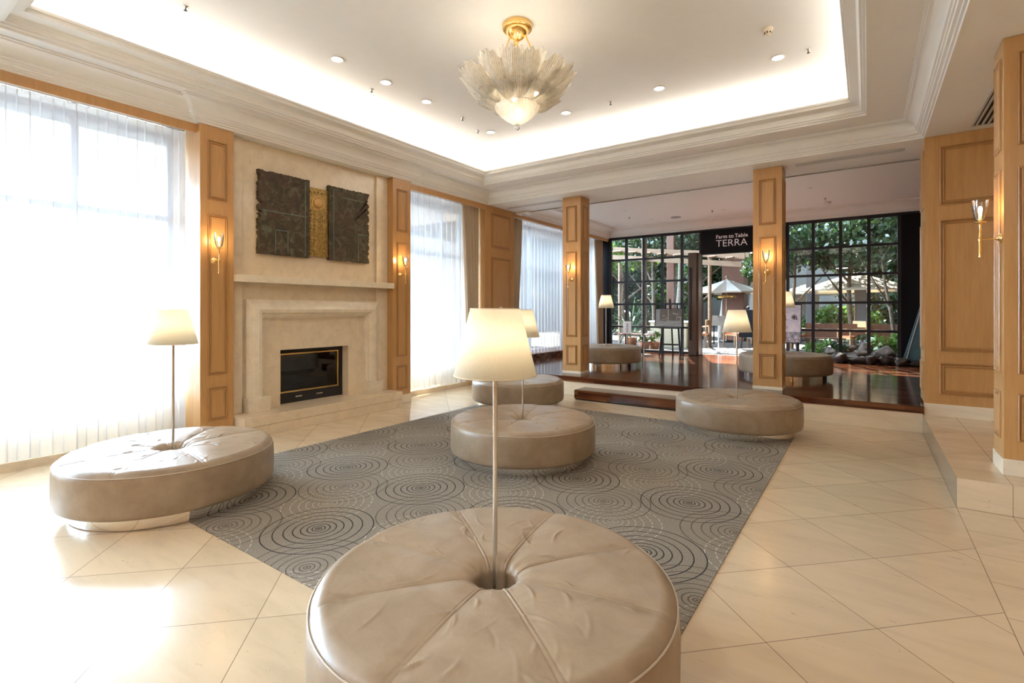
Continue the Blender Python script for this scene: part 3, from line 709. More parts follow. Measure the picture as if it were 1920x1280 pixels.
b = MB(); b.lathe([(0, Z(3.392)), (.022, Z(3.39)), (.022, Z(3.382)), (.01, Z(3.378)), (.03, Z(3.362)), (.028, Z(3.348)), (.010, Z(3.332)), (0, Z(3.328))], 24); b.build('finial', 'cup_glass', t)
for k in range(6):
    a = 2 * PI * k / 6 + .2; b = MB(); b.sphere((.25 * math.cos(a), .25 * math.sin(a), Z(3.76)), .022, 12, 8, sc=(1, 1, 1.5)); b.build('bulb', 'chand_bulb', t)
b = MB(); b.sphere((.05, -.05, Z(3.50)), .028, 12, 8); b.build('bulb', 'dome_bulb', t)


# ------------------------------------------------------------------ ceiling fittings
def make_down():
    t = thing('recessed_downlight', '', 'ceiling light')
    b = MB(); b.lathe([(.058, -.001), (.076, -.001), (.080, -.006), (.076, -.010), (.062, -.010), (.054, .0), (.058, -.001)], 32); b.build('trim_ring', 'trimwhite', t)
    b = MB(); b.lathe([(0, -.0025), (.056, -.0025)], 32); b.build('diffuser', 'down', t)
    return t
d0 = make_down()
for i, (x, y, lab) in enumerate([(-4.99, 3.57, 'round recessed downlight over the left side of the room, nearest the camera'), (-4.99, 4.29, 'round recessed downlight over the left side, second of the left row'),
        (-4.99, 5.01, 'round recessed downlight over the left side, third of the left row'), (-4.99, 6.47, 'faint round recessed downlight near the left rear corner of the tray ceiling'),
        (-.83, 6.46, 'round recessed downlight at the right rear of the tray ceiling near the smoke detector'), (-2.21, 6.46, 'round recessed downlight in the rear row, right of the chandelier'),
        (-3.60, 6.47, 'round recessed downlight in the rear row just beside the chandelier petals')]):
    o = d0 if i == 0 else copy_tree(d0); o.location = (x, y, 4.3995); o['label'] = lab; o['group'] = 'downlights in the tray ceiling'
def make_spr():
    t = thing('ceiling_sprinkler', '', 'sprinkler')
    b = MB(); b.lathe([(0, 0), (.028, 0), (.03, -.004), (.012, -.008), (.010, -.02), (0, -.02)], 20); b.build('escutcheon', 'steel', t)
    b = MB(); b.lathe([(0, -.02), (.006, -.02), (.006, -.036), (.016, -.037), (.016, -.040), (0, -.040)], 14); b.build('deflector', 'black', t)
    return t
s0 = make_spr()
for i, (x, y, z, lab) in enumerate([(-5.3, 4.32, 4.4, 'small sprinkler head beside the middle downlight of the left row'), (-2.91, 6.5, 4.4, 'small sprinkler head in the middle of the rear downlight row'),
        (-.53, 6.46, 4.4, 'small sprinkler head right of the rear right downlight'), (-5.31, 2.12, 4.4, 'small sprinkler head nearest the camera at the upper left'),
        (-4.97, 5.75, 4.4, 'small sprinkler head between the third and fourth left downlights'), (-5.12, 6.3, 4.4, 'small sprinkler head near the left rear corner'),
        (-4.95, 12.2, 3.875, 'small sprinkler head in the grey platform ceiling at the left'), (-3.0, 12.5, 3.875, 'small sprinkler head in the platform ceiling above the hanging sign'),
        (-2.87, 10.07, 3.875, 'small sprinkler head in the platform ceiling nearest the beam'), (-.72, 12.5, 3.875, 'small sprinkler head in the platform ceiling above the right glass wall')]):
    o = s0 if i == 0 else copy_tree(s0); o.location = (x, y, z - .0005); o['label'] = lab; o['group'] = 'ceiling sprinklers'
t = thing('smoke_detector', 'cream smoke detector on the tray ceiling at the right', 'smoke detector', (-.83, 5.74, 4.3995))
b = MB(); b.lathe([(0, 0), (.05, 0), (.052, -.02), (.04, -.028), (.034, -.03)], 28); b.build('base', 'shade_rim', t)
b = MB(); b.lathe([(.034, -.03), (.036, -.05), (.03, -.066), (.0, -.068)], 28)
for k in range(8): b.box(.033, .0375, -.006, .006, -.058, -.042, 1, Matrix.Rotation(k * PI / 4, 4, 'Z'))
b.build('sensor_head', ['shade_rim', 'dark'], t)
t = thing('smoke_detector', 'white round detector under the platform ceiling at the right', 'smoke detector', (-.70, 12.95, 3.8745))
b = MB(); b.lathe([(0, 0), (.075, 0), (.07, -.03), (.04, -.055), (0, -.06)], 28); b.build('sensor_head', 'trimwhite', t)
t = thing('ceiling_speaker', 'round dark ceiling speaker in the platform ceiling above the sign', 'speaker', (-3.97, 12.85, 3.8745))
b = MB(); b.lathe([(0, -.006), (.11, -.006), (.125, -.008), (.13, 0)], 32); b.build('speaker_grille', 'grey_frame', t)
def small_down(x, y, lab, i):
    t = thing('recessed_spotlight', lab, 'ceiling light', (x, y, 3.8745), group='small spots in the platform ceiling')
    b = MB(); b.lathe([(.032, -.001), (.05, -.001), (.052, -.006), (.036, -.008), (.032, -.001)], 24); b.build('trim_ring', 'trimwhite', t)
    b = MB(); b.lathe([(0, -.002), (.032, -.002)], 24); b.build('lens', 'grille', t)
for i, (x, y, l) in enumerate([(-4.7, 11.3, 'small unlit spotlight in the platform ceiling, left of the sign'), (-4.55, 12.72, 'small unlit spotlight left of the round speaker'), (-2.75, 12.55, 'small unlit spotlight right above the sign'), (-.9, 11.3, 'small unlit spotlight nearest the beam, right of the right column')]):
    small_down(x, y, l, i)
def vent(name, label, x0, x1, y0, y1, n, along):
    t = thing(name, label, 'air vent', ((x0 + x1) / 2, (y0 + y1) / 2, 3.6195)); hx, hy = (x1 - x0) / 2, (y1 - y0) / 2
    b = MB(); w = .02 if n > 2 else .012
    b.box(-hx, hx, -hy, -hy + w, -.008, 0); b.box(-hx, hx, hy - w, hy, -.008, 0); b.box(-hx, -hx + w, -hy + w, hy - w, -.008, 0); b.box(hx - w, hx, -hy + w, hy - w, -.008, 0); b.build('vent_frame', 'grille', t)
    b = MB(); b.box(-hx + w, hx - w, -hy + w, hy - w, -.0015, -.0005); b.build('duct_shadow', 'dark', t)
    for k in range(n):
        b = MB()
        if along == 'y': c = -hx + w + (k + .5) * (2 * hx - 2 * w) / n; q = (2 * hx - 2 * w) / n * .22; b.box(c - q, c + q, -hy + w, hy - w, -.008, -.002)
        else: c = -hy + w + (k + .5) * (2 * hy - 2 * w) / n; q = (2 * hy - 2 * w) / n * .28; b.box(-hx + w, hx - w, c - q, c + q, -.008, -.002)
        b.build('louvre_blade', 'grille', t)
vent('air_vent', 'large louvred air vent in the soffit at the right edge', .98, 1.42, 5.9, 7.78, 8, 'y')
vent('air_vent', 'long narrow slot vent in the beam right of the right column', -.85, .41, 8.30, 8.44, 3, 'x')
vent('air_vent', 'long narrow slot vent in the beam left of the left column', -6.08, -4.80, 8.40, 8.52, 2, 'x')
t = thing('ceiling_unit', 'small white flat unit under the beam above the dark drape', 'sensor', (-6.03, 9.00, 3.6195))
b = MB(); b.box(-.16, .16, -.10, .10, -.05, 0); b.build('housing', 'trimwhite', t, bevel=.012); b = MB(); b.box(-.05, .05, -.03, .03, -.053, -.0502); b.build('vent_slot', 'grey_frame', t)

# ------------------------------------------------------------------ black glazed wall to the garden
MAT['frame_black'] = plain('black_steel_frame', (.012, .014, .020), .45)
ZB = [.37, 1.04, 1.68, 2.32, 2.96, 3.585]
def glazed(n, xs, x0, x1, zb):
    b = MB(); Y = 13.8
    for x in xs: b.box(x - .032, x + .032, Y - .04, Y + .04, .33, 3.61)
    for z in zb: b.box(x0, x1, Y - .034, Y + .034, z - .028, z + .028)
    o = struct(b.build('window_%d' % n, 'frame_black')); g = MB(); g.box(x0, x1, Y - .005, Y + .005, .33, 3.6); g.build('pane', 'glass', o)
glazed(4, [-6.17, -5.68, -5.16, -4.63, -4.09, -3.60], -6.2, -3.57, ZB)
glazed(5, [-1.56, -1.03, -.49, .04, .58], -1.6, .6, ZB)
b = MB(); b.box(-6.2, -3.57, 13.74, 13.86, .33, .40); b.box(-1.6, .6, 13.74, 13.86, .33, .40); b.box(-6.25, 4.2, 13.76, 13.86, 3.59, 3.63); struct(b.build('trim_7', 'frame_black'))
b = MB(); b.box(.58, 4.2, 13.78, 13.95, .33, 3.6); b.box(-6.9, -6.2, 13.78, 13.95, .33, 3.6); b.box(-7, 4.2, 13.80, 13.98, 3.62, 4.3); struct(b.build('wall_back', 'blackboard'))
t = thing('restaurant_sign', 'long black restaurant sign with white lettering above the entrance', 'sign', (-2.58, 13.74, 3.28))
b = MB(); b.box(-1.0, 1.0, -.03, .10, -.31, .305); b.build('sign_board', 'blackboard', t, bevel=.002)
MAT['letter'] = plain('white_lettering', (.93, .93, .92), .5, vary=.01)
def text(body, name, size, loc, parent, mat, sx=1.0, off=.0, rot=(PI / 2, 0, 0), al='CENTER', sp=1.0):
    c = bpy.data.curves.new(name, 'FONT'); c.body = body; c.size = size; c.align_x = al; c.extrude = .002; c.offset = off; c.space_character = sp
    o = bpy.data.objects.new(name, c); COL.objects.link(o); dg = bpy.context.evaluated_depsgraph_get(); dg.update()
    me = bpy.data.meshes.new_from_object(o.evaluated_get(dg)); bpy.data.objects.remove(o); me.materials.clear(); me.materials.append(MAT[mat])
    m = bpy.data.objects.new(name, me); COL.objects.link(m); m.parent = parent; m.location = loc; m.rotation_euler = rot; m.scale = (sx, 1, 1); return m
# small line in a typewriter face: bold letters with slab serifs added
for word, wx in (('Farm', -.478), ('to', -.245), ('Table', -.008)):
    tx = text(word, 'lettering', .128, (wx, -.034, .085), t, 'letter', 1.0, .002, al='CENTER', sp=1.08)
    me = tx.data; low = sorted({round(v.co.x, 2) for v in me.vertices if abs(v.co.y) < .004}); last = -9; q = MB()
    q.v = [tuple(v.co) for v in me.vertices]; q.f = [list(p.vertices) for p in me.polygons]; q.mi = [0] * len(q.f); q.sm = [False] * len(q.f)
    for x in low:
        if x - last > .026: q.box(x - .007, x + .020, -.002, .008, -.002, .004); last = x
    me.clear_geometry(); me.from_pydata(q.v, [], q.f); me.update()
text('TERRA', 'lettering', .250, (-.24, -.034, -.130), t, 'letter', 1.0, -.001, sp=1.02)
# open entrance door leaf
MAT['door_brown'] = wood('dark_brown_door', (.085, .055, .038), (.14, .095, .068), .35)
dl = MB(); dl.box(-3.81, -3.60, 13.36, 13.42, .34, 3.0); dl.box(-3.62, -3.56, 13.42, 13.72, .34, 3.0); dl.box(-3.81, -3.62, 13.42, 13.72, .34, 3.0)
dr = struct(dl.build('door_1', 'door_brown', bevel=.004)); h = MB(); h.box(-3.775, -3.72, 13.345, 13.359, .72, 2.62); h.build('door_handle', 'black', dr, bevel=.004)

# ------------------------------------------------------------------ things in front of the glass wall
def rock_mb(r, sx, sy, sz, seed):
    R = random.Random(seed); dirs = [(Vector((R.gauss(0, 1), R.gauss(0, 1), R.gauss(0, 1))).normalized(), R.uniform(.62, .95)) for _ in range(14)]
    def fn(p):
        k = 1.15
        for d, h in dirs:
            q = p.dot(d)
            if q > .01: k = min(k, h / q)
        return k
    b = MB(); b.sphere((0, 0, 0), r, 26, 18, sc=(sx, sy, sz), fn=fn); return b
def rock_mat():
    t = NT('mottled_rock'); v = t.co(); n = t.noise(v, 6, 8, .65)
    t.set(t.ramp(n, [(.35, (.028, .018, .013)), (.55, (.075, .050, .038)), (.7, (.14, .10, .08))]), .8); t.bump(n, .6, .02); return t.m
MAT['rock'] = rock_mat()
rk = ['roundish brown rock beside the ottoman on the platform', 'long flat rock at the foot of the glass wall', 'pointed rock below a black mullion', 'big reddish rock right of the pointed rock', 'flat reddish rock below the last glass pane', 'dark rock at the foot of the leaning teal slab', 'rightmost small rock beside the maple panelling']
for i, (x, w, h) in enumerate([(-.47, .16, .16), (-.14, .19, .10), (.09, .11, .15), (.33, .17, .12), (.60, .15, .09), (.84, .16, .08), (1.10, .16, .08)]):
    o = rock_mb(1, w, .16, h, 20 + i).build('rock', 'rock'); o.location = (x, 13.42 + .05 * (i % 2), .33 + h * .72); tag(o, rk[i], 'rock', 'rocks along the foot of the right glass wall')
MAT['teal_stone'] = plain('teal_slate', (.07, .15, .17), .45, vary=.35, sc=3)
t = thing('leaning_slab', 'tall teal slate slab leaning against the black wall', 'stone slab', (.98, 13.55, .33))
b = MB(); b.add([(-.36, -.09, .10), (.30, -.09, .10), (.30, .02, 1.95), (.06, .02, 1.75), (-.36, -.02, .10), (.30, -.02, .10), (.30, .08, 1.95), (.06, .08, 1.75)], [(0, 1, 2, 3), (4, 7, 6, 5), (0, 4, 5, 1), (1, 5, 6, 2), (2, 6, 7, 3), (3, 7, 4, 0)]); b.build('slab', 'teal_stone', t)
b = MB(); b.tube((-.30, -.1, .12), (.07, .0, 1.72), .008); b.build('raised_edge', 'grille', t)
# easels
def paper(name, cols, sc, seedloc):
    t = NT(name); n = t.noise(t.co((1, 1, 1), loc=seedloc), sc, 6, .7, .6)
    t.set(t.ramp(n, cols), .5); return t.m
MAT['map'] = paper('printed_map', [(.38, (.22, .20, .17)), (.48, (.14, .085, .06)), (.56, (.10, .10, .075)), (.66, (.30, .24, .14))], 7, (2, 0, 0))
MAT['map_grey'] = plain('map_paper', (.28, .27, .25), .5, vary=.1)
MAT['map_line'] = plain('pale_map_line', (.62, .56, .40), .5)
t = thing('easel', 'black easel carrying a framed brown area map before the left glass wall', 'easel', (-4.19, 13.0, .33))
for x, x2, y in ((-.24, -.13, -.05), (.30, .17, -.05)):
    b = MB(); b.tube((x, y, 0), (x2, .12, 1.32), .026, .022, 8); b.build('leg', 'black', t)
b = MB(); b.tube((-.03, .42, 0), (0, .12, 1.45), .022, .02, 8); b.build('leg', 'black', t)
b = MB(); b.box(-.26, .28, -.03, .0, .70, .735); b.box(-.22, .27, .0, .03, .27, .31); b.box(-.02, .02, .06, .10, 1.1, 1.48); b.build('cross_bar', 'black', t)
t = thing('framed_map', 'framed brown area map standing on the black easel', 'map board', (-4.19, 12.93, 1.07), group=None); t.rotation_euler = (-.10, 0, 0)
b = MB(); w, h = .36, .485
b.box(-w, w, 0, .02, 0, .018); b.box(-w, w, 0, .02, h - .018, h); b.box(-w, -w + .018, 0, .02, .018, h - .018); b.box(w - .018, w, 0, .02, .018, h - .018); b.build('frame', 'black', t)
b = MB(); b.box(-w + .018, w - .018, .006, .018, .018, h - .018); b.build('map_sheet', 'map_grey', t)
b = MB(); b.box(-.23, -.02, .003, .0055, .16, .46); b.box(.0, .335, .003, .0055, .17, .46); b.build('map_print', 'map', t)
b = MB(); pts = [(-.33, .035), (-.15, .06), (.05, .10), (.2, .12), (.27, .14), (.31, .19), (.325, .25)]
for (a, c), (d, e) in zip(pts, pts[1:]): b.tube((a, .003, c), (d, .003, e), .006, n=6)
b.box(-.012, -.004, .001, .003, .13, .46); b.box(.20, .33, .0005, .003, .262, .27); b.box(.2, .208, .0005, .003, .17, .27); b.box(.11, .24, .0005, .0028, .345, .353); b.box(-.16, -.09, .0005, .0028, .29, .30); b.build('road_lines', 'map_line', t)
# white poster on black A-frame
MAT['poster'] = paper('pale_printed_poster', [(.35, (.55, .57, .66)), (.5, (.70, .71, .78)), (.65, (.80, .80, .84))], 4, (1, 2, 0))
MAT['poster_dark'] = paper('poster_photo', [(.40, (.15, .16, .20)), (.52, (.40, .43, .50)), (.62, (.75, .76, .80))], 14, (5, 2, 0))
t = thing('poster_stand', 'black stand with a pale poster of round icons right of the right column', 'poster stand', (-1.46, 13.1, .33)); t.rotation_euler = (0, 0, 0)
R_ = Matrix.Rotation(-.12, 4, 'X'); P_ = Matrix.Translation((0, 0, .42)) @ R_
b = MB(); b.box(-.27, .25, 0, .02, 0, .90, 0, P_); b.build('board', 'black', t)
b = MB(); b.box(-.25, .23, -.003, -.0005, .02, .88, 0, P_); b.build('poster_sheet', 'poster', t)
b = MB(); b.box(-.25, .23, -.005, -.0035, .02, .26, 0, P_); b.build('poster_photo', 'poster_dark', t)
b = MB()
for cx, cz in ((-.12, .60), (.10, .60)):
    b.lathe([(.048 + .006 * math.cos(k * PI / 3), .006 * math.sin(k * PI / 3)) for k in range(7)], 28, T=P_ @ Matrix.Translation((cx, -.006, cz)) @ Matrix.Rotation(PI / 2, 4, 'X'))
    b.tube(P_ @ Vector((cx + .036, -.006, cz - .036)), P_ @ Vector((cx + .075, -.006, cz - .07)), .006, n=6)
    b.lathe([(0, .0), (.03, .0)], 16, T=P_ @ Matrix.Translation((cx, -.006, cz)) @ Matrix.Rotation(PI / 2, 4, 'X'))
b.lathe([(.024 + .004 * math.cos(k * PI / 3), .004 * math.sin(k * PI / 3)) for k in range(7)], 20, T=P_ @ Matrix.Translation((-.06, -.006, .36)) @ Matrix.Rotation(PI / 2, 4, 'X'))
for k in range(6): b.box(-.2, .0 + .02 * (k % 3), -.006, -.004, .70 + .022 * k, .703 + .022 * k, 0, P_)
b.build('round_icons', 'poster_ink', t)
for x in (-.20, .17):
    b = MB(); b.tube((x, .0, 0), (x, .03, .45), .03, .035, 8); b.build('leg', 'black', t)
    b = MB(); b.tube((x * .8, .45, 0), (x * .5, .12, .9), .02, .02, 8); b.build('leg', 'black', t)
# side tables
MAT['table_top'] = wood('dark_red_table_top', (.12, .04, .025), (.2, .08, .05), .3)
def side_table(label, x, y, r, h):
    t = thing('side_table', label, 'table', (x, y, .33), group='thin round side tables')
    b = MB(); b.lathe([(0, h - .018), (r - .004, h - .018), (r, h - .009), (r - .004, h), (0, h)], 40); b.build('table_top', 'table_top', t)
    b = MB(); b.tube((0, 0, .012), (0, 0, h - .018), .018, n=16); b.build('stem', 'steel', t)
    b = MB(); b.lathe([(0, 0), (.19, 0), (.19, .008), (.03, .016), (0, .016)], 32); b.build('base', 'steel', t)
side_table('thin round side table with a sign card on it, behind the left platform ottoman', -5.42, 13.2, .33, .535)
side_table('thin round side table left of the map easel', -4.84, 12.95, .29, .545)
t = thing('sign_card', 'white upright sign card with dark characters on the side table', 'card', (-5.40, 13.15, .866)); t.rotation_euler = (-.12, 0, .25)
b = MB(); b.box(-.11, .11, 0, .008, 0, .34); b.build('card', 'letter', t)
b = MB()
for k in range(4):
    z = .26 - k * .065; b.box(-.035, .035, -.003, -.0005, z, z + .008); b.box(-.004, .004, -.003, -.0005, z - .03, z + .02); b.box(-.025, .025, -.003, -.0005, z - .03, z - .023); b.box(.02, .028, -.003, -.0005, z - .02, z + .01)
b.build('characters', 'poster_ink', t)

# ------------------------------------------------------------------ garden terrace
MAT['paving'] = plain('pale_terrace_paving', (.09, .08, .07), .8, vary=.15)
MAT['soil'] = plain('dark_soil', (.05, .035, .025), .9, vary=.3)
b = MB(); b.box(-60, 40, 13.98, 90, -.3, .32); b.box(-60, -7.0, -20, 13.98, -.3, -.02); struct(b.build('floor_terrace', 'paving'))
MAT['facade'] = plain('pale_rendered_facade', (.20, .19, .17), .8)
def leafmat(name, a, b_, tr=.35):
    t = NT(name); t.t.nodes.remove(t.b); n = t.noise(t.co(), 1.6, 4); n2 = t.noise(t.co(), 30, 1)
    c = t.ramp(t.M('ADD', t.M('MULTIPLY', n, .5), t.M('MULTIPLY', n2, .5)), [(.38, a), (.62, b_)])
    df = t.n('ShaderNodeBsdfDiffuse'); tl = t.n('ShaderNodeBsdfTranslucent'); gl = t.n('ShaderNodeBsdfGlossy'); gl.inputs['Roughness'].default_value = .35
    t.put(df.inputs[0], c); t.put(tl.inputs[0], c)
    m = t.n('ShaderNodeMixShader'); m.inputs[0].default_value = tr; t.t.links.new(df.outputs[0], m.inputs[1]); t.t.links.new(tl.outputs[0], m.inputs[2])
    k = t.n('ShaderNodeMixShader'); k.inputs[0].default_value = .06; t.t.links.new(m.outputs[0], k.inputs[1]); t.t.links.new(gl.outputs[0], k.inputs[2])
    t.t.links.new(k.outputs[0], t.out.inputs[0]); return t.m
MAT['leaf'] = leafmat('dark_green_leaves', (.008, .022, .007), (.036, .078, .020))
MAT['leaf_l'] = leafmat('light_green_leaves', (.04, .10, .015), (.15, .27, .045))
MAT['leaf_b'] = leafmat('grey_green_leaves', (.012, .030, .018), (.055, .10, .048))
MAT['bark'] = plain('pale_mottled_bark', (.11, .08, .055), .9, vary=.5, sc=12)
MAT['redwood'] = wood('red_brown_timber', (.075, .027, .014), (.14, .055, .027), .5)
MAT['tanwood'] = wood('weathered_tan_timber', (.15, .09, .05), (.23, .15, .09), .6, 'x')
def leaves(mb, c, rad, n, size, seed, shell=.5):
    R = random.Random(seed); vs = []; fs = []
    cl = [Vector((R.gauss(0, .45), R.gauss(0, .45), R.gauss(0, .45))) for _ in range(max(4, n // 45))]
    for i in range(n):
        q = cl[R.randrange(len(cl))] + Vector((R.gauss(0, .16), R.gauss(0, .16), R.gauss(0, .16)))
        if q.length > 1: q = q.normalized() * R.uniform(.8, 1)
        p = Vector((c[0] + q.x * rad[0], c[1] + q.y * rad[1], c[2] + q.z * rad[2]))
        d = Vector((R.gauss(0, 1), R.gauss(0, 1), R.gauss(-.3, .8))).normalized(); u = d.orthogonal().normalized(); u.rotate(Matrix.Rotation(R.uniform(0, 6.28), 3, d))
        s = size * R.uniform(.6, 1.3); o = len(vs); w = d.cross(u) * s * .32
        vs += [p, p + u * s * .45 + w, p + u * s, p + u * s * .45 - w]; fs.append((o, o + 1, o + 2, o + 3))
    mb.add(vs, fs)
def tree(label, x, y, h, r, n, size, mat, seed, tr=.10, lean=(0, 0), cz=None, fl=.6, group=None, branches=3, z0=.32):
    t = thing('garden_tree', label, 'tree', (x, y, z0), group=group); R = random.Random(seed)
    b = MB(); pts = [Vector((lean[0] * k / 5 + R.uniform(-.04, .04), lean[1] * k / 5, h * k / 5)) for k in range(6)]
    for k in range(5): b.tube(pts[k], pts[k + 1], tr * (1 - .13 * k), tr * (1 - .13 * (k + 1)), 10)
    for k in range(branches):
        s = pts[2 + k % 3]; a = R.uniform(0, 6.28); e = s + Vector((math.cos(a) * r * .7, math.sin(a) * r * .7, r * R.uniform(.4, .9))); b.tube(s, e, tr * .45, tr * .15, 7)
    b.build('trunk', 'bark', t)
    f = MB(); leaves(f, (lean[0], lean[1], cz or h), (r, r, r * fl), int(n * 1.7), size, seed); f.build('foliage', mat, t); return t
tree('dark green tree with thin leaning trunk close behind the right glass pane', .62, 16.6, 3.2, 1.7, 2600, .15, 'leaf', 1, .055, (-.35, 0), 3.4, .6)
tree('dense green tree behind the middle panes of the right glass wall', -.4, 18.2, 3.4, 1.9, 3000, .16, 'leaf_b', 2, .09, (0, 0), 3.5, .62)
tree('dark tree behind the right column and the first right pane', -1.9, 17.8, 3.3, 1.6, 2600, .15, 'leaf', 3, .07, (.1, 0), 3.5, .7)
tree('pale barked tree beyond the beige parasol', 1.5, 21.5, 3.6, 2.2, 2600, .18, 'leaf_b', 4, .16, (.2, 0), 4.4, .6)
tree('light green tree seen in the entrance opening below the sign', -2.75, 19.0, 2.9, .9, 1500, .14, 'leaf', 5, .05, (0, 0), 2.9, .9)
tree('green tree behind the left glass wall above the timber pergola', -6.9, 19.5, 3.6, 1.6, 2200, .17, 'leaf_b', 6, .1, (0, 0), 4.0, .5)
tree('green tree behind the fourth pane of the left glass wall', -5.6, 21.5, 3.8, 1.7, 2400, .18, 'leaf_b', 7, .12, (0, 0), 4.1, .55)
tree('light leafy tree at the far left behind the first left panes', -8.6, 20.5, 3.8, 1.6, 2200, .18, 'leaf_l', 8, .11, (0, 0), 3.7, .6)
tree('dark tree right behind the striped parasol', -6.1, 24.6, 3.2, 1.5, 2200, .2, 'leaf', 31, .1, (0, 0), 2.9, .9)
tree('tall tree far behind the striped parasol', -4.6, 26, 4.6, 2.6, 2600, .24, 'leaf_b', 9, .2, (0, 0), 5.2, .55)
tree('broad tree far behind the beige parasol', .3, 27, 4.8, 3.2, 3000, .26, 'leaf_l', 10, .2, (0, 0), 4.6, .6)
# pale slanting trunks far behind
MAT['pale_bark'] = plain('pale_trunk_bark', (.36, .33, .28), .8, vary=.3, sc=6)  # pale bark, its tone varying at random
for k, (x, y, dx) in enumerate([(-5.2, 23, .5), (-4.7, 24, -.4), (1.6, 22.5, -.7), (2.0, 23.5, .4), (-7.0, 22.6, .4)]):
    b = MB(); b.tube((0, 0, 0), (dx * .5, 0, 2.2), .13, .10, 10); b.tube((dx * .5, 0, 2.2), (dx * .6, 0, 4.6), .10, .06, 10)
    o = b.build('tree_trunk', 'pale_bark'); o.location = (x, y, .32)
    tag(o, ['pale slanting trunk seen left of the striped parasol pole', 'pale trunk leaning left beyond the entrance', 'pale trunk leaning left behind the last right pane', 'pale upright trunk behind the last right pane', 'pale trunk behind the left glass wall'][k], 'tree trunk', 'pale trunks beyond the terrace')
# far building and hedges
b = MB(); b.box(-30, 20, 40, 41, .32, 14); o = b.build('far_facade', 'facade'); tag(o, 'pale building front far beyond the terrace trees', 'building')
b = MB(); b.box(-20, -17, 14.5, 39.9, .32, 10); o = b.build('added_sky_screen', 'facade'); tag(o, 'added grey brown block far left, screening the garden from the bright sky', 'building')  # added block hidden by the hedges, keeps the bright -x sky off the garden
def hedge(label, x0, x1, y, h, n, mat, seed, size=.16):
    t = thing('hedge', label, 'hedge', ((x0 + x1) / 2, y, .32)); f = MB(); leaves(f, (0, 0, h * .5), ((x1 - x0) / 2, .5, h * .55), n, size, seed); f.build('foliage', mat, t); return t
hedge('low green hedge behind the middle right panes', -2.2, .6, 22.0, 1.3, 1600, 'leaf_l', 21)
hedge('sunlit hedge far behind the entrance opening', -6.0, -2.5, 27.5, 2.2, 1500, 'leaf_b', 22, .22)
hedge('green hedge behind the left glass panes', -9.5, -6.2, 23.5, 2.6, 1800, 'leaf', 23, .2)
hedge('green hedge at the far right of the garden', .4, 4.0, 25.5, 2.0, 1500, 'leaf', 24, .2)
hedge('tall dark evergreen hedge closing the garden behind the right glass wall', -1.2, 5.0, 24.6, 4.6, 5200, 'leaf', 25, .24)
hedge('tall dark evergreen hedge closing the garden behind the left glass wall', -15.5, -6.4, 27.0, 6.5, 8200, 'leaf', 26, .28)
b = MB(); b.box(-10.6, -10.4, 8.2, 13.9, -.02, 3.6); o = b.build('boundary_wall', 'pale_wall'); tag(o, 'pale grey garden wall glimpsed through the platform sheer curtain', 'wall')
# posts, wall, pergola
def post(label, x, y, w, h, mat, name='timber_post'):
    b = MB(); b.box(-w / 2, w / 2, -w / 2, w / 2, 0, h); o = b.build(name, mat, bevel=.01); o.location = (x, y, .32); tag(o, label, 'post'); return o
post('thick red-brown timber post behind the striped parasol', -4.25, 21.3, .80, 4.6, 'redwood')
post('red-brown timber post behind the middle of the left glass wall', -5.75, 18.1, .26, 4.2, 'redwood')
post('narrow red-brown post behind the second left mullion', -6.12, 16.4, .14, 4.2, 'redwood')
post('reddish timber post in front of the far right glass pane', .92, 18.0, .40, 2.2, 'redwood')
post('slim grey metal post beyond the middle right panes', -.15, 20.6, .30, 2.6, 'dark_post', 'metal_post')
post('grey metal post behind the first right panes', -1.62, 20.6, .26, 2.8, 'dark_post', 'metal_post')
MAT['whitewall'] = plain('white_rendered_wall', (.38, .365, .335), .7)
b = MB(); n = 20; vs = []
for k in range(n + 1):
    a = k / n * PI / 2; vs += [(0 + 1.9 * (1 - math.sin(a)), 0, 4.2 * (1 - (1 - math.cos(a)) * .72)), (0 + 1.9 * (1 - math.sin(a)), .3, 4.2 * (1 - (1 - math.cos(a)) * .72))]
fr = [(i * 2, i * 2 + 1, i * 2 + 3, i * 2 + 2) for i in range(n)]; vs += [(0, 0, 0), (0, .3, 0), (2.6, 0, 0), (2.6, .3, 0), (2.6, 0, 4.2), (2.6, .3, 4.2)]
b.add(vs, fr); m = 2 * (n + 1); b.box(0, 2.6, .02, .28, 0, 1.2); b.box(.02, 2.6, .05, .25, 1.2, 1.9)
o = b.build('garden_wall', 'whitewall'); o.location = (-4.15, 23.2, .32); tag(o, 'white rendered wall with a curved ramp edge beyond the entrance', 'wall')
t = thing('pergola', 'weathered timber pergola of slanting beams beyond the left glass wall', 'pergola', (-5.3, 17.0, .32))
for k, (y, z0, z1) in enumerate([(0, 3.32, 2.78), (-.5, 3.00, 2.5), (.7, 3.36, 2.9)]):
    b = MB(); T = Matrix.Translation((0, y, 0)); vs = [(-2.2, -.05, z0), (2.2, -.05, z1), (2.2, .05, z1), (-2.2, .05, z0), (-2.2, -.05, z0 + .16), (2.2, -.05, z1 + .16), (2.2, .05, z1 + .16), (-2.2, .05, z0 + .16)]
    b.add([T @ Vector(v) for v in vs], [(0, 3, 2, 1), (4, 5, 6, 7), (0, 1, 5, 4), (2, 3, 7, 6), (0, 4, 7, 3), (1, 2, 6, 5)]); b.build('beam', 'tanwood', t)
for k in range(8):
    x = -1.9 + k * .53; z = 3.2 - (x + 2.2) / 4.4 * .52; b = MB(); b.tube((x, -.8, z + .04), (x + .12, 1.0, z + .25), .03, n=6); b.build('rafter', 'tanwood', t)
for x in (-2.0, 1.12): b = MB(); b.tube((x, .1, 0), (x, .1, 2.9), .06, n=8); b.build('post', 'tanwood', t)
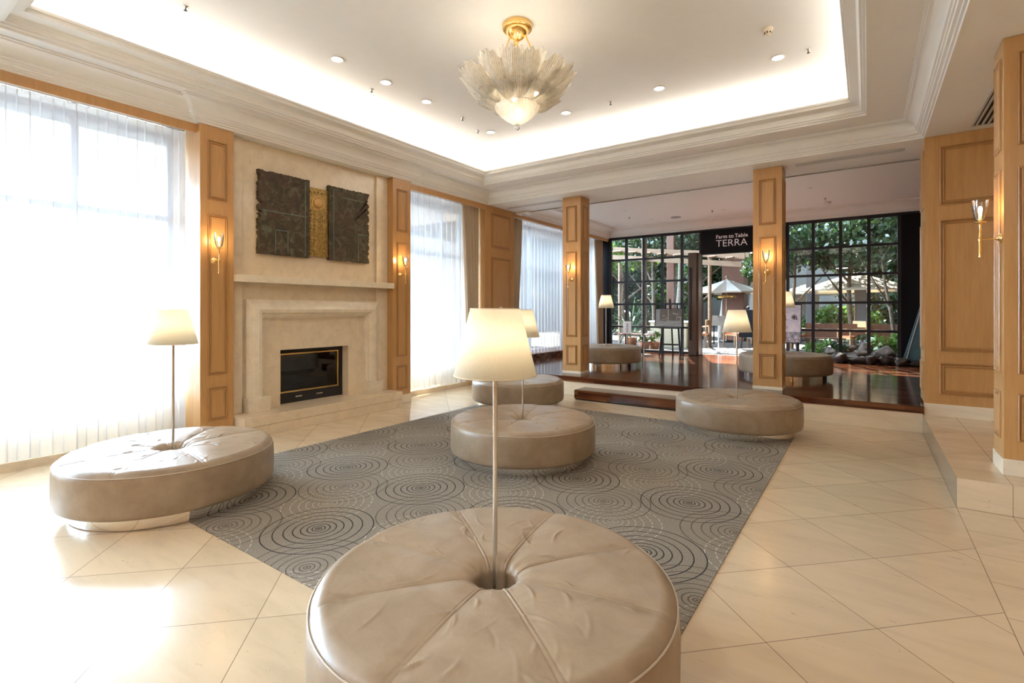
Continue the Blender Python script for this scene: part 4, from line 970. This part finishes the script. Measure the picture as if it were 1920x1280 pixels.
# parasols
MAT['canvas_stripe'] = None
def canvas(name, cols, stripes):
    t = NT(name); t.t.nodes.remove(t.b); x, y, z = t.xyz(t.co())[:3]
    if stripes:
        a = t.M('MULTIPLY', t.M('ARCTAN2', y, x), stripes / (2 * PI)); f = t.M('GREATER_THAN', t.M('FRACT', t.M('ADD', a, 10)), .5); c = t.mix(f, cols[0], cols[1])
    else: c = t.ramp(t.noise(t.co(), 4), [(.3, cols[0]), (.7, cols[1])])
    df = t.n('ShaderNodeBsdfDiffuse'); tl = t.n('ShaderNodeBsdfTranslucent'); t.put(df.inputs[0], c); t.put(tl.inputs[0], c)
    m = t.n('ShaderNodeMixShader'); m.inputs[0].default_value = .35; t.t.links.new(df.outputs[0], m.inputs[1]); t.t.links.new(tl.outputs[0], m.inputs[2]); t.t.links.new(m.outputs[0], t.out.inputs[0]); return t.m
MAT['canvas_stripe'] = canvas('striped_parasol_canvas', ((.78, .76, .72), (.36, .31, .26)), 8)
MAT['canvas_beige'] = canvas('beige_parasol_canvas', ((.62, .55, .44), (.68, .61, .50)), 0)
def parasol(label, x, y, ze, za, r, mat, n=8, polez=1, rz=0):
    t = thing('parasol', label, 'parasol', (x, y, .32), rz)
    b = MB(); prof = [(0, za), (r * .2, za - (za - ze) * .12), (r * .6, za - (za - ze) * .52), (r, ze)]
    vs = []; fs = []; m = len(prof); N = n * 6
    for i in range(N):
        a = 2 * PI * i / N; k = math.cos(PI / n) / math.cos((a % (2 * PI / n)) - PI / n)
        for rr, z in prof: vs.append((rr * k * math.cos(a), rr * k * math.sin(a), z - .03 * math.sin(rr / r * PI) * (1 - k) * 8))
        vs.append((r * k * math.cos(a), r * k * math.sin(a), ze - .05))
    m += 1
    for i in range(N):
        for k in range(m - 1): fs.append((i * m + k, ((i + 1) % N) * m + k, ((i + 1) % N) * m + k + 1, i * m + k + 1))
    b.add(vs, fs); b.build('canopy', mat, t, solid=.006)
    b = MB(); b.lathe([(0, za + .09), (.03, za + .05), (.045, za + .02), (r * .20, za - (za - ze) * .08), (r * .23, za - (za - ze) * .16)], 24); b.build('vent_cap', mat, t)
    b = MB(); b.tube((0, 0, 0), (0, 0, za), .03, n=12); b.build('pole', 'tanwood', t)
    b = MB(); b.sphere((0, 0, za + .13), .06, 14, 10); b.build('finial', 'tanwood', t)
    for k in range(n):
        a = 2 * PI * k / n; b = MB(); b.tube((0, 0, za - .06), (r * .98 * math.cos(a), r * .98 * math.sin(a), ze + .01), .010, n=6); b.build('rib', 'tanwood', t)
    b = MB(); b.lathe([(0, 0), (.28, 0), (.28, .06), (.05, .09), (0, .09)], 24); b.build('base', 'black', t)
    return t
t = parasol('white and taupe striped parasol in the entrance opening', -4.28, 20, 1.86, 2.30, 1.35, 'canvas_stripe', rz=.2)
b = MB(); b.lathe([(.30 + .035 * math.cos(q * PI / 4), 1.70 + .05 * math.sin(q * PI / 4)) for q in range(9)], 24); b.build('heater_ring', 'brass', t)
parasol('large beige parasol behind the right glass wall', -.30, 19.5, 1.84, 2.36, 1.55, 'canvas_beige', rz=.35)
parasol('beige parasol beyond the right column', -1.9, 22.9, 1.84, 2.2, 1.2, 'canvas_beige', rz=.1)
# terrace furniture
MAT['orange'] = plain('orange_seat_pad', (.62, .16, .05), .7); MAT['chairwood'] = wood('light_oak_chair', (.44, .24, .10), (.55, .33, .16), .4)
def make_chair():
    t = thing('garden_chair', '', 'chair')
    for x in (-.24, .24):
        for y in (-.22, .24):
            b = MB(); b.tube((x * 1.08, y * 1.05, 0), (x, y, .62 if y < 0 else .88), .02, .017, 8); b.build('leg', 'chairwood', t)
        b = MB(); b.tube((x, -.24, .63), (x, .26, .66), .022, n=8); b.build('armrest', 'chairwood', t)
    b = MB(); b.box(-.24, .24, -.22, .24, .37, .41); b.build('seat_frame', 'chairwood', t, bevel=.01)
    b = MB(); b.box(-.225, .225, -.21, .21, .41, .46); b.build('seat_pad', 'orange', t, bevel=.015)
    b = MB(); b.box(-.24, .24, .23, .26, .70, .88)
    b.build('backrest', 'chairwood', t, bevel=.01); return t
c0 = make_chair()
for i, (x, y, rz, l) in enumerate([(-3.45, 17.4, 2.6, 'oak chair with orange seat behind the menu stand in the entrance opening'), (-4.45, 16.9, -1.5, 'oak armchair with orange seat seen just right of the door leaf'), (-2.6, 17.8, 1.6, 'oak chair with orange seat nearest the right column'), (-3.0, 19.3, .4, 'oak chair with orange seat behind the dark table'), (-1.75, 17.2, 1.2, 'oak chair seen behind the poster stand'), (-.35, 17.1, -.9, 'oak chair in shade behind the planting bed')]):
    o = c0 if i == 0 else copy_tree(c0); o.location = (x, y, .321); o.rotation_euler = (0, 0, rz); o['label'] = l; o['group'] = 'oak terrace chairs'
def garden_table(label, x, y, w, d, h=.72):
    t = thing('garden_table', label, 'table', (x, y, .321))
    b = MB(); b.box(-w / 2, w / 2, -d / 2, d / 2, h - .035, h); b.build('table_top', 'chairwood', t, bevel=.005)
    for sx in (-1, 1):
        for sy in (-1, 1): b = MB(); b.tube((sx * (w / 2 - .06), sy * (d / 2 - .06), 0), (sx * (w / 2 - .06), sy * (d / 2 - .06), h - .035), .022, n=8); b.build('leg', 'blackboard', t)
garden_table('wooden terrace table among the orange chairs', -3.75, 18.4, 1.5, .8)
garden_table('long wooden terrace table behind the planting bed', -.3, 18.3, 2.2, .8, .74)
t = thing('menu_stand', 'slim pale menu stand on a round foot just outside the entrance', 'menu stand', (-3.50, 15.3, .321))
b = MB(); b.lathe([(0, 0), (.20, 0), (.20, .01), (.02, .02), (0, .02)], 32); b.build('base', 'letter', t)
b = MB(); b.tube((0, 0, .015), (0, 0, 1.02), .014, n=12); b.build('pole', 'letter', t)
b = MB(); b.box(-.02, .02, -.2, .2, 0, .02, 0, T_rot('X', .0, (0, 0, 1.0))); b.box(-.17, .17, -.015, .015, .74, 1.03); b.build('menu_board', 'map_grey', t)
t = thing('chalkboard', 'dark framed chalkboard leaning on an easel beside the right column, outside', 'chalkboard', (-3.0, 16.9, .321))
b = MB(); b.box(-.26, .26, 0, .03, .35, 1.2); b.build('board', 'blackboard', t); b = MB(); b.sphere((0, .01, 1.26), .05, 12, 8); b.build('clip', 'black', t)
for x in (-.2, .2): b = MB(); b.tube((x, .03, 0), (x * .6, .05, .9), .02, n=8); b.build('leg', 'black', t)
# beige counter, palm pot and flower pots by the left glass
t = thing('counter', 'beige reception counter just outside the left glass wall', 'counter', (-5.15, 16.0, .321)); b = MB(); b.box(-.62, .55, 0, .4, 0, .80); b.build('counter_body', 'counter', t, bevel=.01); b = MB(); b.box(-.66, .6, -.03, .43, .80, .85); b.build('counter_top', 'letter', t)
t = thing('potted_palm', 'dark green palm with arching fronds behind the second left pane', 'plant', (-6.05, 15.0, .321))
b = MB(); b.lathe([(0, 0), (.16, 0), (.22, .35), (.2, .35), (.0, .33)], 20); b.build('pot', 'terracotta', t)
f = MB(); R = random.Random(5); 
for k in range(46):
    a = R.uniform(0, 6.28); L = R.uniform(.55, 1.15); up = R.uniform(.5, 1.3); w = .022; pr = None; u = Vector((-math.sin(a), math.cos(a), 0)); vs = []
    for j in range(7):
        q = j / 6; p = Vector((math.cos(a) * L * q * .8, math.sin(a) * L * q * .8, .33 + up * q * 1.3 - 1.0 * q * q * L * .7)); ww = w * math.sin(PI * (.12 + .88 * (1 - q)))
        vs += [p - u * ww, p + u * ww]
    f.add(vs, [(2 * j, 2 * j + 1, 2 * j + 3, 2 * j + 2) for j in range(6)])
f.build('fronds', 'leaf_b', t)
for k, (x, y) in enumerate([(-5.45, 14.6), (-5.25, 14.9)]):
    t = thing('flower_pot', ['terracotta pot of white flowers low behind the side tables', 'second terracotta pot of pale flowers, nearer the counter'][k], 'plant', (x, y, .321))
    b = MB(); b.lathe([(0, 0), (.12, 0), (.17, .24), (.15, .24), (0, .22)], 20); b.build('pot', 'terracotta', t)
    f = MB(); leaves(f, (0, 0, .36), (.2, .2, .16), 160, .09, 50 + k); f.build('foliage', 'leaf_l', t); f = MB(); leaves(f, (0, 0, .42), (.2, .2, .14), 90, .06, 60 + k); f.build('flowers', 'letter', t)
# planting bed with rocks outside the right glass wall
b = MB(); b.box(-1.2, 3.5, 14.3, 16.9, .32, .40); struct(b.build('floor_planting_bed', 'soil'))
t = thing('planting_bed_wall', 'low red-brown timber bench wall behind the planting bed', 'bench', (0.4, 17.3, .321)); b = MB(); b.box(-1.9, 2.4, 0, .12, .40, .80); b.build('backrest_boards', 'redwood', t); b = MB(); b.box(-1.9, 2.4, -.4, 0, .36, .40); b.build('seat_board', 'redwood', t)
for x in (-1.8, 0, 2.2): b = MB(); b.box(x - .05, x + .05, -.36, .1, 0, .37); b.build('leg', 'redwood', t)
rl = ['grey boulder behind the third mullion of the right glass wall', 'pointed brown boulder near the bright leafy plant', 'large grey boulder below the bright leafy plant', 'grey rock at the far right of the planting bed', 'small pale rock at the left of the planting bed', 'flat rock in the shade of the planting bed']
for i, (x, y, w, h) in enumerate([(-.1, 14.6, .22, .15), (-.02, 15.3, .22, .24), (.35, 14.5, .30, .22), (.78, 14.7, .25, .2), (-.75, 14.9, .2, .12), (-.45, 15.9, .35, .16)]):
    w *= .75; h *= .75; o = rock_mb(1, w, w * .8, h, 40 + i).build('boulder', 'rock'); o.location = (x, y, .40 + h * .7); tag(o, rl[i], 'rock', 'boulders in the planting bed')
for i, (x, y, r, h, n, s, m, l) in enumerate([(.38, 15.3, .42, .42, 420, .15, 'leaf_l', 'bright green broad-leaved plant at the right end of the planting bed'), (.85, 15.6, .4, .5, 300, .14, 'leaf_l', 'green leafy plant behind the black frame at the right'), (-1.02, 15.1, .35, .32, 300, .10, 'leaf_l', 'light green low plant beside the poster stand'), (-.55, 15.3, .35, .28, 260, .10, 'leaf', 'dark low plant in the middle of the planting bed'), (-.05, 16.2, .4, .4, 260, .10, 'leaf', 'sparse dark shrub before the timber bench')]):
    t = thing('leafy_plant', l, 'plant', (x, y, .40)); f = MB(); leaves(f, (0, 0, h * .6), (r, r * .8, h * .6), n, s, 70 + i); f.build('foliage', m, t); b = MB(); b.tube((0, 0, 0), (0, 0, h * .5), .012, n=6); b.build('stem', 'bark', t)
# parked car far behind
t = thing('parked_car', 'silver blue car parked far behind the right glass wall', 'car', (-.3, 31, .32))
b = MB(); prof = [(-2.1, .35), (-2.1, .75), (-1.5, .88), (-.9, 1.38), (.6, 1.42), (1.3, .95), (2.1, .82), (2.15, .35)]
vs = [(x, -.8, z) for x, z in prof] + [(x, .8, z) for x, z in prof]; n = len(prof); b.add(vs, [tuple(range(n)), tuple(range(2 * n - 1, n - 1, -1))] + [(i, i + n, (i + 1) % n + n, (i + 1) % n) for i in range(n)]); b.build('body', 'carpaint', t, bevel=.05)
for x in (-1.35, 1.35):
    for y in (-.78, .78): b = MB(); b.tube((x, y - .1, .33), (x, y + .1, .33), .33, n=20); b.build('wheel', 'black', t)
b = MB(); b.box(-.85, .55, -.815, -.80, .95, 1.3); b.build('side_window', 'dark', t)
